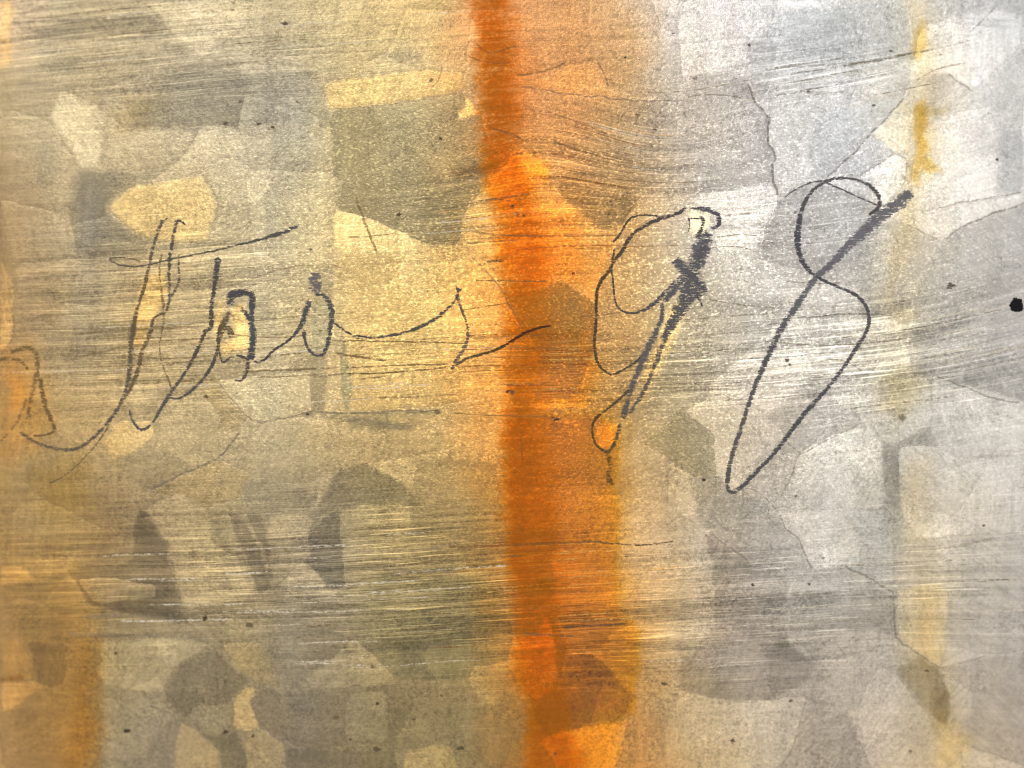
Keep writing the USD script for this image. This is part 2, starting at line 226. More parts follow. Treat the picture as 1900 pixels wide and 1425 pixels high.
# thin dark joints that follow some crystal edges: points, width, strength
JOINTS = [
 ([(963,158),(1054,175),(1128,182),(1176,189),(1229,187),(1270,184)], 3, .7),
 ([(1388,152),(1401,185),(1425,219),(1428,269),(1438,286),(1432,333),(1447,364)], 5, .75),
 ([(1678,185),(1617,246),(1529,337)], 4, .65),
 ([(1593,330),(1661,286)], 3, .45), ([(1661,286),(1684,296),(1676,345)], 3, .3),
 ([(1294,360),(1380,345),(1432,333)], 3, .4),
 ([(1742,448),(1785,421),(1829,401),(1900,377),(1960,350)], 4, .6),
 ([(1738,387),(1800,372),(1900,358)], 2.6, .45), ([(1694,421),(1742,448)], 3, .35),
 ([(1758,138),(1790,158),(1812,170)], 4, .4),
 ([(448,800),(404,851),(360,871),(313,894),(274,910)], 5, .72),
 ([(274,910),(246,893),(220,868)], 3, .4),
 ([(455,773),(485,783),(512,777),(576,764),(650,767),(740,763),(812,760)], 3.4, .6),
 ([(455,773),(430,740),(405,708)], 3, .45),
 ([(1317,988),(1360,1018),(1391,1049)], 4, .55),
 ([(1445,950),(1455,975),(1479,996),(1492,1022),(1506,1056)], 4, .5),
 ([(1566,1049),(1610,1070),(1654,1097),(1661,1147),(1664,1184)], 5, .6),
 ([(1664,1184),(1700,1212),(1745,1240)], 3.4, .55), ([(1745,1240),(1800,1225),(1840,1215)], 3, .4),
 ([(1727,696),(1778,712),(1829,736),(1900,750)], 3.4, .5),
 ([(1452,812),(1485,842),(1470,880),(1450,925)], 3, .45), ([(1490,842),(1520,825),(1560,805),(1592,789)], 3, .5),
 ([(1385,905),(1415,920),(1440,945)], 3, .45), ([(1277,881),(1310,887),(1345,887)], 3.4, .6),
 ([(1496,1285),(1485,1340),(1470,1385),(1435,1440)], 3, .4),
 ([(1324,807),(1300,790),(1262,756)], 2.6, .4),
 ([(1519,1225),(1472,1185)], 3, .4), ([(1661,1241),(1681,1275),(1732,1329)], 3, .3), ([(1785,1380),(1832,1396),(1900,1420)], 3, .35),
 ([(674,401),(720,418),(788,449)], 2.6, .5), ([(630,204),(768,187),(855,171)], 2.4, .4),
 ([(875,475),(905,510),(936,544),(953,581),(967,611)], 3, .55),
 ([(1240,1110),(1262,1090),(1275,1060)], 2.4, .3), ([(1147,1020),(1165,1010)], 2.6, .4),
 ([(1409,458),(1418,440)], 4, .6), ([(1462,588),(1520,584),(1560,583)], 2.6, .45),
]
# local tone of the weathered surface (wear around the pencil with its shine painted in paler, smudges, drips): outline, tone, cast, softness
PATCH = [
 ([(262,520),(300,500),(312,540),(285,590),(262,640),(246,640),(250,590)], 1.16, GOLD, 10),
 ([(255,690),(275,680),(262,760),(245,770)], 1.03, N, 10),
 ([(428,575),(450,562),(462,600),(462,645),(415,660),(408,640),(440,625),(430,600)], 1.20, GOLD, 7),
 ([(596,560),(606,566),(610,600),(604,640),(590,655),(574,640),(576,600)], 1.10, COOL, 6),
 ([(397,590),(410,560),(418,600),(404,640)], 1.14, GOLD, 8),
 ([(1285,390),(1315,398),(1318,415),(1300,440),(1280,430),(1275,400)], 1.22, WARM, 8),
 ([(1320,430),(1400,410),(1410,450),(1340,470),(1312,455)], 1.05, N, 12),
 ([(1240,575),(1275,560),(1262,605),(1235,660),(1205,720),(1190,745),(1200,690)], 1.16, GOLD, 9),
 ([(1106,800),(1125,785),(1145,790),(1135,830),(1115,830)], 1.14, (1.08,1.0,.9), 8),
 ([(1140,430),(1110,520),(1095,620),(1100,700),(1080,680),(1082,560),(1110,470)], 1.05, (1.06,.98,.86), 18),
 ([(0,650),(60,640),(100,780),(60,840),(0,850)], 1.0, (1.06,.99,.86), 30),
 ([(16,700),(50,700),(60,760),(20,760)], 1.06, GOLD, 14),
 ([(60,880),(150,850),(170,930),(80,960)], .9, (1.03,1.0,.86), 35),
 ([(640,772),(700,775),(770,792),(700,800),(650,795)], .84, COOL, 8),
 ([(640,768),(760,762),(815,758),(812,772),(700,776)], .92, COOL, 6),
 ([(160,330),(200,340),(195,420),(230,440),(150,450)], .95, GREY, 25),
 ([(780,380),(880,300),(900,320),(870,385),(880,410),(850,450),(800,450)], .90, GREY, 25),
 ([(836,318),(915,300),(935,310),(900,322),(850,330)], .78, (1.05,.98,.9), 8),
 ([(700,95),(780,100),(775,115),(690,112)], .9, GREY, 14),
 ([(1030,330),(1110,310),(1120,318),(1050,342)], .9, N, 10),
 ([(740,1140),(900,1130),(900,1230),(740,1240)], .96, COOL, 40),
 ([(870,1150),(880,1140),(930,1145),(930,1160)], .92, N, 12),
 ([(1640,850),(1672,855),(1668,1010),(1622,1000)], .94, COOL, 18),
 ([(1735,1280),(1765,1275),(1770,1340),(1738,1345)], .9, WARM, 20),
 ([(560,600),(640,560),(640,640),(560,680)], .95, GREY, 30),
 ([(230,180),(300,180),(270,245),(215,240)], .94, WARM, 25),
 ([(0,1150),(60,1240),(60,1260),(0,1258)], .96, N, 15),
 ([(0,1258),(45,1255),(40,1263),(0,1266)], .8, (1.05,.95,.8), 6),
 ([(690,1330),(740,1320),(745,1370),(700,1385)], .95, N, 25),
 ([(1760,560),(1900,480),(1900,520),(1780,600)], .97, N, 25),
 ([(1315,30),(1425,40),(1380,120),(1300,110)], 1.0, N, 30),
 # yellow run on the right
 ([(1690,0),(1722,0),(1730,120),(1722,200),(1742,260),(1724,330),(1690,340),(1684,200),(1697,110)], 1.0, (1.01,.985,.92), 22),
 ([(1700,195),(1725,200),(1720,290),(1745,320),(1725,318),(1700,285)], .97, (1.0,.985,.89), 12),
 ([(1690,300),(1712,330),(1700,420),(1650,560),(1690,585),(1665,600),(1640,560),(1660,430),(1684,380)], .98, (1.02,.99,.91), 28),
 ([(1640,690),(1700,690),(1720,720),(1670,780),(1630,760)], .96, (1.02,1.0,.91), 26),
 ([(1660,880),(1720,850),(1725,1100),(1750,1240),(1720,1240),(1690,1100)], .97, (1.02,.99,.92), 40),
 ([(1740,1330),(1800,1370),(1780,1425),(1735,1425)], 1.0, (1.04,1.0,.88), 20),
 ([(1694,60),(1712,40),(1720,80),(1706,112),(1692,100)], .94, (1.03,.96,.76), 8), ([(1698,196),(1716,186),(1722,230),(1712,250),(1722,280),(1706,290),(1696,250)], .91, (1.04,.95,.70), 7), ([(1700,285),(1720,290),(1748,318),(1730,322),(1708,312),(1702,345),(1692,330)], .91, (1.03,.96,.76), 7), ([(1712,205),(1760,200),(1750,216),(1716,222)], .90, (1.0,.97,.86), 10),
 # gold run at the lower left, with its hard right edge
 ([(150,1190),(184,1180),(188,1300),(190,1440),(120,1440),(140,1300)], .95, (1.02,.99,.90), 12),
 ([(0,1000),(130,1000),(170,1200),(185,1440),(0,1440)], 1.0, (1.03,1.0,.92), 40),
 ([(0,0),(18,0),(16,110),(0,120)], 1.12, (1.06,.99,.84), 14),
 # amber run beside the rust
 ([(945,780),(1120,770),(1146,800),(1144,900),(1147,1130),(1190,1170),(1175,1320),(1010,1320),(945,1130)], .93, (1.06,.955,.40), 13),
 ([(975,610),(1090,620),(1110,690),(1080,750),(990,750)], .95, (1.04,.96,.55), 16),
 ([(985,1320),(1150,1320),(1140,1440),(980,1440)], .96, (1.04,.97,.56), 22),
 ([(900,260),(1010,300),(1020,330),(930,375),(900,350)], 1.0, (1.08,.95,.60), 14),
 ([(930,360),(1060,400),(1090,520),(1000,540),(930,470)], 1.0, (1.06,.95,.68), 30),
]

def sdf(poly, p):                  # signed distance, positive inside
    a = np.asarray(poly, float); b = np.roll(a, -1, 0)
    d = np.full(len(p), 1e9); inside = np.zeros(len(p), bool)
    for (x0, y0), (x1, y1) in zip(a, b):
        e = np.array([x1 - x0, y1 - y0]); q = p - (x0, y0)
        t = np.clip(q @ e / max(e @ e, 1e-9), 0, 1)
        d = np.minimum(d, np.hypot(q[:, 0] - t * e[0], q[:, 1] - t * e[1]))
        c = ((y0 > p[:, 1]) != (y1 > p[:, 1]))
        with np.errstate(divide='ignore', invalid='ignore'):
            inside ^= c & (p[:, 0] < (x1 - x0) * (p[:, 1] - y0) / (y1 - y0 if y1 != y0 else 1e-9) + x0)
    return np.where(inside, d, -d)

def smooth_outline(pts, rounds=1, keep=.91):
    p = np.asarray(pts, float)
    for _ in range(rounds):
        n = np.roll(p, -1, 0)
        p = np.stack([p * keep + n * (1 - keep), p * (1 - keep) + n * keep], 1).reshape(-1, 2)
    return p
def outline(pts):
    g = Polygon(warp(densify(smooth_outline(pts), 6.0))).buffer(0)
    return g
def densify(p, step, closed=True):
    p = np.asarray(p, float); out = []
    n = len(p) if closed else len(p) - 1
    for i in range(n):
        a, b = p[i], p[(i + 1) % len(p)]
        k = max(1, int(math.ceil(np.hypot(*(b - a)) / step)))
        out.extend(a + (b - a) * j / k for j in range(k))
    if not closed: out.append(p[-1])
    return np.array(out)

# partition of the sheet into crystals
frame = box(-MARGIN, -MARGIN, 1900 + MARGIN, 1425 + MARGIN)
pieces, taken = [], None
for pts, tone, cast in reversed(CR):
    g = outline(pts)
    if taken is not None: g = g.difference(taken)
    taken = g if taken is None else taken.union(g)
    for q in getattr(g, 'geoms', [g]):
        if q.geom_type == 'Polygon' and q.area > 150: pieces.append((q, tone, cast))
taken = unary_union([p[0] for p in pieces])
seeds = []
for gx in range(-MARGIN - 200, 1900 + MARGIN + 200, 165):
    for gy in range(-MARGIN - 200, 1425 + MARGIN + 200, 150):
        seeds.append((gx + rng.uniform(-70, 70), gy + rng.uniform(-62, 62)))
vor = Voronoi(np.array(seeds)); cells = []
for r in vor.point_region:
    reg = vor.regions[r]
    if not reg or -1 in reg: continue
    v = vor.vertices[reg]
    if np.abs(v - (950, 712)).max() > 3000: continue
    cell = Polygon(warp(densify(v, 8.0))).buffer(0)
    tone = 1 + rng.normal(0, .030)
    cells.append((cell, rng.normal(0, .018)))
    g = cell.intersection(frame).difference(taken)
    for q in getattr(g, 'geoms', [g]):
        if q.geom_type == 'Polygon' and q.area > 8: pieces.append((q, tone, N))

# the larger crystals break into a few interlocking grains of nearly the same tone
split = []
for poly, tone, cast in pieces:
    if poly.area < 15000 or not poly.intersects(box(-20, -20, 1920, 1445)): split.append((poly, tone, cast, poly.exterior)); continue
    for cell, dt in cells:
        q0 = poly.intersection(cell)
        for q in getattr(q0, 'geoms', [q0]):
            if q.geom_type == 'Polygon' and q.area > 6: split.append((q, tone + dt, cast, poly.exterior))
pieces = split
# direction of the rubbing marks: level lines of v
def brush_uv(p):
    x, y = p[:, 0], p[:, 1]
    k = -0.035 + 0.0 * x
    s = np.zeros(len(p))
    s += 0.055 * x                                                       # gently rising to the right
    g = np.exp(-((x - 1120) / 190) ** 2 - ((y - 250) / 120) ** 2); s += -70 * g * ((x - 1120) / 190)   # fans down by the rust
    t = np.clip((x - 1400) / 500, 0, 1.6); s += 62 * t * t * np.clip((1000 - y) / 500, -.6, 1.0)
    t2 = np.clip((950 - x) / 950, 0, 1.4); s += 30 * t2 * t2 * np.clip((y - 700) / 700, -1, 1)
    s += (fnoise(p, 420, 21, 2) - .5) * 22
    return np.column_stack([x * .1, (y + s) * .1, np.zeros(len(p))])
AMP = [((250,110),(330,110),.6),((250,620),(260,130),.95),((480,1050),(460,120),.95),((850,1100),(260,110),1.1),((1520,130),(150,45),.75),((1600,660),(230,100),1.15),
       ((1380,1130),(200,110),.85),((1350,680),(240,60),.8),((1130,290),(160,90),.9),((950,400),(170,90),.9),((1750,1080),(140,80),.6),((1030,690),(200,60),.9),((760,640),(150,60),.5),((1450,420),(120,60),.5),((1100,1190),(160,60),.9),((330,490),(200,50),.8),((150,40),(200,60),.6),((900,60),(200,40),.3)]
def brush_amp(p):
    a = np.full(len(p), .15)
    for c, r, k in AMP:
        a += k * 1.1 * np.exp(-(((p[:, 0] - c[0]) / r[0]) ** 2 + ((p[:, 1] - c[1]) / r[1]) ** 2))
    return np.clip(a * (.55 + .9 * fnoise(p, 110, 31)), .08, 1.8)

KA = np.array([.81, .81, .83])      # albedo that shows as the field's colour under this light
def albedo(p, tone, cast, g, ring=None, soft=3.0):
    fade = np.ones(len(p)) if ring is None else np.clip((cKDTree(ring).query(p)[0] + soft * .12) / soft, 0, 1)
    fade = (fade * fade * (3 - 2 * fade))[:, None]
    c = field(p) * (1 + (np.asarray(cast) - 1) * .6 * fade)
    along = (p - p.mean(0)) @ np.array([math.cos(g[0]), math.sin(g[0])]) / 90.0
    tone = 1 + (tone - 1) * np.clip(.45 + 1.2 * fnoise(p, 70, 33), .4, 1.35) * fade[:, 0]
    c = np.minimum(c, 230) * (tone * (1 + np.clip(along, -1.4, 1.4) * g[1]))[:, None]
    lo, hi = p.min(0), p.max(0)
    for poly, t, k, soft in PATCH:
        a = np.asarray(poly, float)
        if (a.max(0) + soft * 2 < lo).any() or (a.min(0) - soft * 2 > hi).any(): continue
        w = p + np.column_stack([fnoise(p, 22, 41) - .5, fnoise(p, 22, 42) - .5]) * min(26, soft * 1.5)
        m = np.clip(sdf(poly, w) / soft * .5 + .5, 0, 1); m = m * m * (3 - 2 * m)
        c = c * (1 + m[:, None] * (np.asarray(k) * t - 1))
    right = np.clip((p[:, 0] - 1180) / 250, 0, 1)[:, None]
    c = lin(np.clip(c, 0, 250)) * (1 + right * np.array([-.02, .004, .03]))
    return np.clip((c / .40) ** 1.22 * .40 * KA, .01, .86)

# ------------------------------------------------------------------ materials
zinc = usdkit.material(stage, '/World/Looks/weathered_zinc', {
    'tint': ('attribute', {'attribute': 'tint'}), 'wear': ('attribute', {'attribute': 'wear'}), 'buv': ('attribute', {'attribute': 'brush'}),
    'ws': ('separate_xyz', {}),
    'geo': ('geometry', {}),
    'm1': ('mapping', {'scale': (.045, 1.05, 1)}), 'n1': ('noise_texture', {'scale': 1.0, 'detail': 5.0, 'roughness': .62}),
    'm2': ('mapping', {'scale': (.10, 3.6, 1), 'location': (3, 7, 1)}), 'n2': ('noise_texture', {'scale': 1.0, 'detail': 3.0, 'roughness': .6}),
    'b1': ('math', {'math_type': 'multiply_add', 'value2': 1.9, 'value3': -.95}),
    'b2': ('math', {'math_type': 'multiply_add', 'value2': 1.05, 'value3': -.525}),
    'm3': ('mapping', {'scale': (.028, .27, 1), 'location': (11, 2, 5)}), 'n3': ('noise_texture', {'scale': 1.0, 'detail': 4.0, 'roughness': .55}), 'b3': ('math', {'math_type': 'multiply_add', 'value2': 2.0, 'value3': -1.0}), 'bs3': ('math', {'math_type': 'add'}),
    'm5': ('mapping', {'scale': (.06, 2.2, 1), 'location': (5, 31, 2)}), 'n5': ('noise_texture', {'scale': 1.0, 'detail': 4.0, 'roughness': .7}), 'g5': ('map_range', {'from_min': .565, 'from_max': .72, 'to_min': 0, 'to_max': 1.7, 'clamp': True}), 'gx': ('math', {'math_type': 'multiply'}), 'ga': ('math', {'math_type': 'add'}),  # last group: metal glints along the rubbing, painted into the colour
    'mv': ('mapping', {'scale': (300, 300, 14)}), 'nv': ('noise_texture', {'scale': 1.0, 'detail': 3.0, 'roughness': .6}), 'bv': ('math', {'math_type': 'multiply_add', 'value2': .42, 'value3': -.21}), 'av': ('math', {'math_type': 'add'}),
    'sq': ('noise_texture', {'scale': 1.05, 'detail': 2.0, 'roughness': .6}), 'sq1': ('math', {'math_type': 'multiply_add', 'value2': .8, 'value3': -.4}), 'sqa': ('math', {'math_type': 'add'}),
    'bs': ('math', {'math_type': 'add'}), 'br': ('math', {'math_type': 'multiply'}), 'brc': ('math', {'math_type': 'maximum', 'value2': -.30}),
    'mm': ('mapping', {'scale': (1000, 1000, 1000)}),
    'sp': ('noise_texture', {'scale': 1.7, 'detail': 3.0, 'roughness': .8}),
    's1': ('math', {'math_type': 'multiply_add', 'value2': 1.9, 'value3': -.95}), 's2': ('math', {'math_type': 'multiply'}),
    'fea': ('attribute', {'attribute': 'feather'}), 'fem': ('mapping', {'scale': (.16, 1.1, 1)}), 'fen': ('noise_texture', {'scale': 1.0, 'detail': 4.0, 'roughness': .62, 'distortion': .35}), 'fe1': ('math', {'math_type': 'multiply_add', 'value2': .62, 'value3': -.31}), 'fe2': ('math', {'math_type': 'add'}),
    'mo': ('noise_texture', {'scale': .16, 'detail': 4.0, 'roughness': .6}),
    'mo1': ('math', {'math_type': 'multiply_add', 'value2': .5, 'value3': -.25}),
    'a1': ('math', {'math_type': 'add'}), 'a2': ('math', {'math_type': 'add'}), 'a3': ('math', {'math_type': 'add', 'value2': 1.0}),
    'col': ('vector_math', {'math_type': 'scale'}),
    'fm': ('mapping', {'scale': (1700, 1700, 2600), 'rotation': (0, .45, 0)}), 'fl': ('noise_texture', {'scale': 1.0, 'detail': 1.0}),
    'fr': ('map_range', {'from_min': .55, 'from_max': .76, 'to_min': 0, 'to_max': 1.15, 'clamp': True}), 'fx': ('math', {'math_type': 'multiply'}),  # bright flecks: sparkle of the zinc painted into the colour
    'fa': ('math', {'math_type': 'add'}),
    'dk': ('noise_texture', {'scale': 2.6, 'detail': 1.0}), 'dm': ('mapping', {'scale': (1000, 1000, 1000), 'location': (31, 5, 11)}),
    'dr': ('map_range', {'from_min': .29, 'from_max': .22, 'to_min': 0, 'to_max': .55, 'clamp': True}),
    'dmix': ('mix_color', {'b': (.09, .07, .045)}),
    'hh': ('math', {'math_type': 'add'}),
    'bump': ('bump', {'strength': .8, 'distance': .00016}),
    'p': ('principled_bsdf', {'metallic': .34, 'roughness': .40, 'specular_ior_level': .4}),
}, [('wear.vector', 'ws.vector'), ('buv.vector', 'm1.vector'), ('buv.vector', 'm2.vector'), ('m1.vector', 'n1.vector'), ('m2.vector', 'n2.vector'),
    ('n1.fac', 'b1.value1'), ('n2.fac', 'b2.value1'), ('b1.value', 'bs.value1'), ('b2.value', 'bs.value2'), ('buv.vector', 'm3.vector'), ('m3.vector', 'n3.vector'), ('n3.fac', 'b3.value1'), ('bs.value', 'bs3.value1'), ('b3.value', 'bs3.value2'), ('bs3.value', 'br.value1'), ('geo.position', 'mv.vector'), ('mv.vector', 'nv.vector'), ('nv.fac', 'bv.value1'), ('ws.x', 'br.value2'),
    ('geo.position', 'mm.vector'), ('mm.vector', 'sp.vector'), ('mm.vector', 'mo.vector'), ('sp.fac', 's1.value1'), ('mm.vector', 'sq.vector'), ('sq.fac', 'sq1.value1'), ('s1.value', 'sqa.value1'), ('sq1.value', 'sqa.value2'), ('sqa.value', 's2.value1'), ('ws.y', 's2.value2'), ('mo.fac', 'mo1.value1'),
    ('br.value', 'brc.value1'), ('brc.value', 'a1.value1'), ('s2.value', 'a1.value2'), ('a1.value', 'a2.value1'), ('mo1.value', 'a2.value2'), ('a2.value', 'av.value1'), ('bv.value', 'av.value2'), ('fa.value', 'a3.value1'),
    ('tint.vector', 'col.vector1'), ('a3.value', 'col.scale'),
    ('geo.position', 'fm.vector'), ('fm.vector', 'fl.vector'), ('fl.fac', 'fr.value'), ('fr.result', 'fx.value1'), ('ws.z', 'fx.value2'), ('buv.vector', 'm5.vector'), ('m5.vector', 'n5.vector'), ('n5.fac', 'g5.value'), ('g5.result', 'gx.value1'), ('ws.x', 'gx.value2'), ('gx.value', 'ga.value1'), ('av.value', 'ga.value2'), ('fea.vector', 'fem.vector'), ('fem.vector', 'fen.vector'), ('fen.fac', 'fe1.value1'), ('ga.value', 'fe2.value1'), ('fe1.value', 'fe2.value2'), ('fe2.value', 'fa.value1'), ('fx.value', 'fa.value2'),
    ('geo.position', 'dm.vector'), ('dm.vector', 'dk.vector'), ('dk.fac', 'dr.value'), ('dr.result', 'dmix.fac'), ('col.vector', 'dmix.a'),
    ('dmix.result', 'p.base_color'), ('br.value', 'hh.value1'), ('s2.value', 'hh.value2'), ('hh.value', 'bump.height'), ('bump.normal', 'p.normal')], surface='p.BSDF')
backing = usdkit.material(stage, '/World/Looks/dark_zinc', {'n': ('noise_texture', {'scale': 900.0}), 'r': ('rgb_ramp', {'ramp': [(.3, (.20, .175, .13)), (.7, (.28, .245, .185))]}), 'p': ('principled_bsdf', {'metallic': .2, 'roughness': .6}), 'g': ('geometry', {})},
    [('g.position', 'n.vector'), ('n.fac', 'r.fac'), ('r.color', 'p.base_color')], surface='p.BSDF')

def mark_material(name, thr, soft, rough=.55, grain=1.7, stretch=1.9, kick=2.3):
    """A rubbed-on film that catches only the high spots: body from the mesh's own cover value and a fine grain; colour from the mesh's tint."""
    return usdkit.material(stage, '/World/Looks/' + name, {
        'tint': ('attribute', {'attribute': 'tint'}), 'cov': ('attribute', {'attribute': 'wear'}), 'cs': ('separate_xyz', {}), 'g': ('geometry', {}),
        'm': ('mapping', {'scale': (1000 * grain, 1000 * grain, 1000 * grain * stretch)}), 'n': ('noise_texture', {'scale': 1.0, 'detail': 3.0, 'roughness': .65}),
        'mb': ('mapping', {'scale': (500, 500, 4200), 'rotation': (0, .06, 0)}), 'nb': ('noise_texture', {'scale': 1.0, 'detail': 2.0}), 'kb': ('math', {'math_type': 'multiply_add', 'value2': 1.5, 'value3': -.75}), 'sb': ('math', {'math_type': 'add'}),
        'k': ('math', {'math_type': 'multiply_add', 'value2': kick, 'value3': -kick / 2}), 's': ('math', {'math_type': 'add'}),
        'r': ('map_range', {'from_min': thr - soft, 'from_max': thr + soft, 'to_min': 0, 'to_max': 1, 'clamp': True}),
        'x': ('math', {'math_type': 'multiply'}),
        'k2': ('math', {'math_type': 'multiply_add', 'value2': 1.1, 'value3': .22}), 'c2': ('vector_math', {'math_type': 'scale'}),
        't': ('transparent_bsdf', {}), 'p': ('principled_bsdf', {'roughness': rough, 'metallic': 0.0, 'specular_ior_level': .12}), 'mix': ('mix_closure', {}),
    }, [('cov.vector', 'cs.vector'), ('g.position', 'm.vector'), ('m.vector', 'n.vector'), ('n.fac', 'k.value1'), ('k.value', 's.value1'), ('cs.x', 's.value2'), ('g.position', 'mb.vector'), ('mb.vector', 'nb.vector'), ('nb.fac', 'kb.value1'), ('s.value', 'sb.value1'), ('kb.value', 'sb.value2'), ('sb.value', 'r.value'), ('r.result', 'x.value1'), ('cs.y', 'x.value2'),
        ('n.fac', 'k2.value1'), ('k2.value', 'c2.scale'), ('tint.vector', 'c2.vector1'), ('c2.vector', 'p.base_color'),
        ('x.value', 'mix.fac'), ('t.BSDF', 'mix.closure1'), ('p.BSDF', 'mix.closure2')], surface='mix.closure')
graphite = mark_material('graphite', .455, .21)
scratchm = mark_material('scratch_dirt', .42, .30, .7, 1.5, 1.4, 2.6)
rustm = usdkit.material(stage, '/World/Looks/rust_film', {
    'wear': ('attribute', {'attribute': 'wear'}), 'tint': ('attribute', {'attribute': 'tint'}), 'buv': ('attribute', {'attribute': 'brush'}), 'cs': ('separate_xyz', {}),
    'g': ('geometry', {}), 'm': ('mapping', {'scale': (1000, 1000, 1000)}), 'n': ('noise_texture', {'scale': 1.1, 'detail': 4.0, 'roughness': .7}),
    'm1': ('mapping', {'scale': (.09, .9, 1)}), 'n1': ('noise_texture', {'scale': 1.0, 'detail': 4.0, 'roughness': .6}),
    'k': ('math', {'math_type': 'multiply_add', 'value2': 1.5, 'value3': -.75}), 'k1': ('math', {'math_type': 'multiply_add', 'value2': 2.2, 'value3': -1.1}), 's': ('math', {'math_type': 'add'}), 's2': ('math', {'math_type': 'add', 'value2': 1.0}), 'x': ('math', {'math_type': 'multiply', 'use_clamp': True}),
    'tc': ('mix_color', {'a': (1, 1, 1)}), 't': ('transparent_bsdf', {}), 'p': ('principled_bsdf', {'roughness': .75, 'specular_ior_level': .25, 'base_color': (.42, .16, .010)}),
    'bod': ('math', {'math_type': 'multiply', 'value2': .26}), 'mix': ('mix_closure', {}),
}, [('wear.vector', 'cs.vector'), ('g.position', 'm.vector'), ('m.vector', 'n.vector'), ('buv.vector', 'm1.vector'), ('m1.vector', 'n1.vector'), ('n.fac', 'k.value1'), ('n1.fac', 'k1.value1'), ('k.value', 's.value1'), ('k1.value', 's.value2'), ('s.value', 's2.value1'),
    ('s2.value', 'x.value1'), ('cs.x', 'x.value2'), ('x.value', 'tc.fac'), ('tint.vector', 'tc.b'), ('tc.result', 't.color'), ('x.value', 'bod.value1'), ('bod.value', 'mix.fac'), ('t.BSDF', 'mix.closure1'), ('p.BSDF', 'mix.closure2')], surface='mix.closure')

# ------------------------------------------------------------------ building helpers
sheet = UsdGeom.Xform.Define(stage, '/World/galvanised_sheet')
S = sheet.GetPrim()
S.SetCustomDataByKey('label', 'weathered galvanised steel sheet with large zinc crystals, an orange rust streak and pencilled handwriting')
S.SetCustomDataByKey('category', 'metal sheet')
used = {}
def numbered(parent, name):
    k = used.get((parent, name), 0); used[(parent, name)] = k + 1
    return f'{parent}/{name}' if k == 0 else f'{parent}/{name}_{k:03d}'
def obj(name, v, f, mat, normals=None, parent='/World/galvanised_sheet', label=None, **prim):
    path = numbered(parent, name)
    m = usdkit.mesh(stage, path, (v, f), mat)
    if normals is not None:
        m.CreateNormalsAttr(Vt.Vec3fArray.FromNumpy(np.asarray(normals, np.float32))); m.SetNormalsInterpolation('vertex')
    api = UsdGeom.PrimvarsAPI(m)
    for k, a in prim.items():
        T = Sdf.ValueTypeNames.Color3fArray if k == 'tint' else Sdf.ValueTypeNames.Float3Array
        api.CreatePrimvar(k, T, 'vertex').Set(Vt.Vec3fArray.FromNumpy(np.asarray(a, np.float32)))
    if label: m.GetPrim().SetCustomDataByKey('label', label)
    return m
def surface_normal(p):
    e = 4.0
    a = place(p + (e, 0)) - place(p - (e, 0)); b = place(p + (0, e)) - place(p - (0, e))
    n = np.cross(a, b); n /= np.linalg.norm(n, axis=1, keepdims=True)
    return np.where(n[:, 1:2] > 0, -n, n)

def fill(poly, step):              # triangles of a flat outline with inner points every step
    ring = np.array(poly.exterior.coords)[:-1]
    rings = [densify(ring, step)] + [densify(np.array(h.coords)[:-1], step) for h in poly.interiors]
    edge = np.vstack(rings)
    x0, y0, x1, y1 = poly.bounds
    gx, gy = np.meshgrid(np.arange(math.floor(x0 / step) * step, x1 + step, step), np.arange(math.floor(y0 / step) * step, y1 + step, step))
    q = np.column_stack([gx.ravel(), gy.ravel()]); q = q + ((np.round(q[:, 1] / step) % 2) * step * .5)[:, None] * (1, 0)
    import shapely
    inner = poly.buffer(-step * .55)
    q = q[shapely.contains_xy(inner, q[:, 0], q[:, 1])] if not inner.is_empty else np.zeros((0, 2))
    p = np.vstack([edge, q])
    d = Delaunay(p)
    c = p[d.simplices].mean(1)
    t = d.simplices[shapely.contains_xy(poly, c[:, 0], c[:, 1])]
    a = p[t]; area = np.cross(a[:, 1] - a[:, 0], a[:, 2] - a[:, 0])
    t = t[np.abs(area) > 1e-3]; area = area[np.abs(area) > 1e-3]
    t = np.where((area < 0)[:, None], t, t[:, [0, 2, 1]])      # y runs down: this order faces the viewer
    return p, t, len(edge)

# ------------------------------------------------------------------ base of the sheet: a dark plate with thickness below the crystals
gx, gy = np.meshgrid(np.linspace(-MARGIN - 4, 1904 + MARGIN, 60), np.linspace(-MARGIN - 4, 1429 + MARGIN, 48))
g = np.column_stack([gx.ravel(), gy.ravel()]); nx, ny = 60, 48
idx = np.arange(nx * ny).reshape(ny, nx)
q = np.stack([idx[:-1, :-1], idx[1:, :-1], idx[1:, 1:], idx[:-1, 1:]], -1).reshape(-1, 4)
tri = np.vstack([q[:, [0, 1, 2]], q[:, [0, 2, 3]]])
front, rear = place(g, -160e-6), place(g, -1.3e-3)
rim = np.concatenate([idx[0, :], idx[1:, -1], idx[-1, -2::-1], idx[-2:0:-1, 0]]); nxt = np.roll(rim, -1); n0 = nx * ny
side = np.vstack([np.column_stack([rim, nxt, nxt + n0]), np.column_stack([rim, nxt + n0, rim + n0])])
obj('steel_core', np.vstack([front, rear]), np.vstack([tri, tri[:, ::-1] + n0, side]), backing)

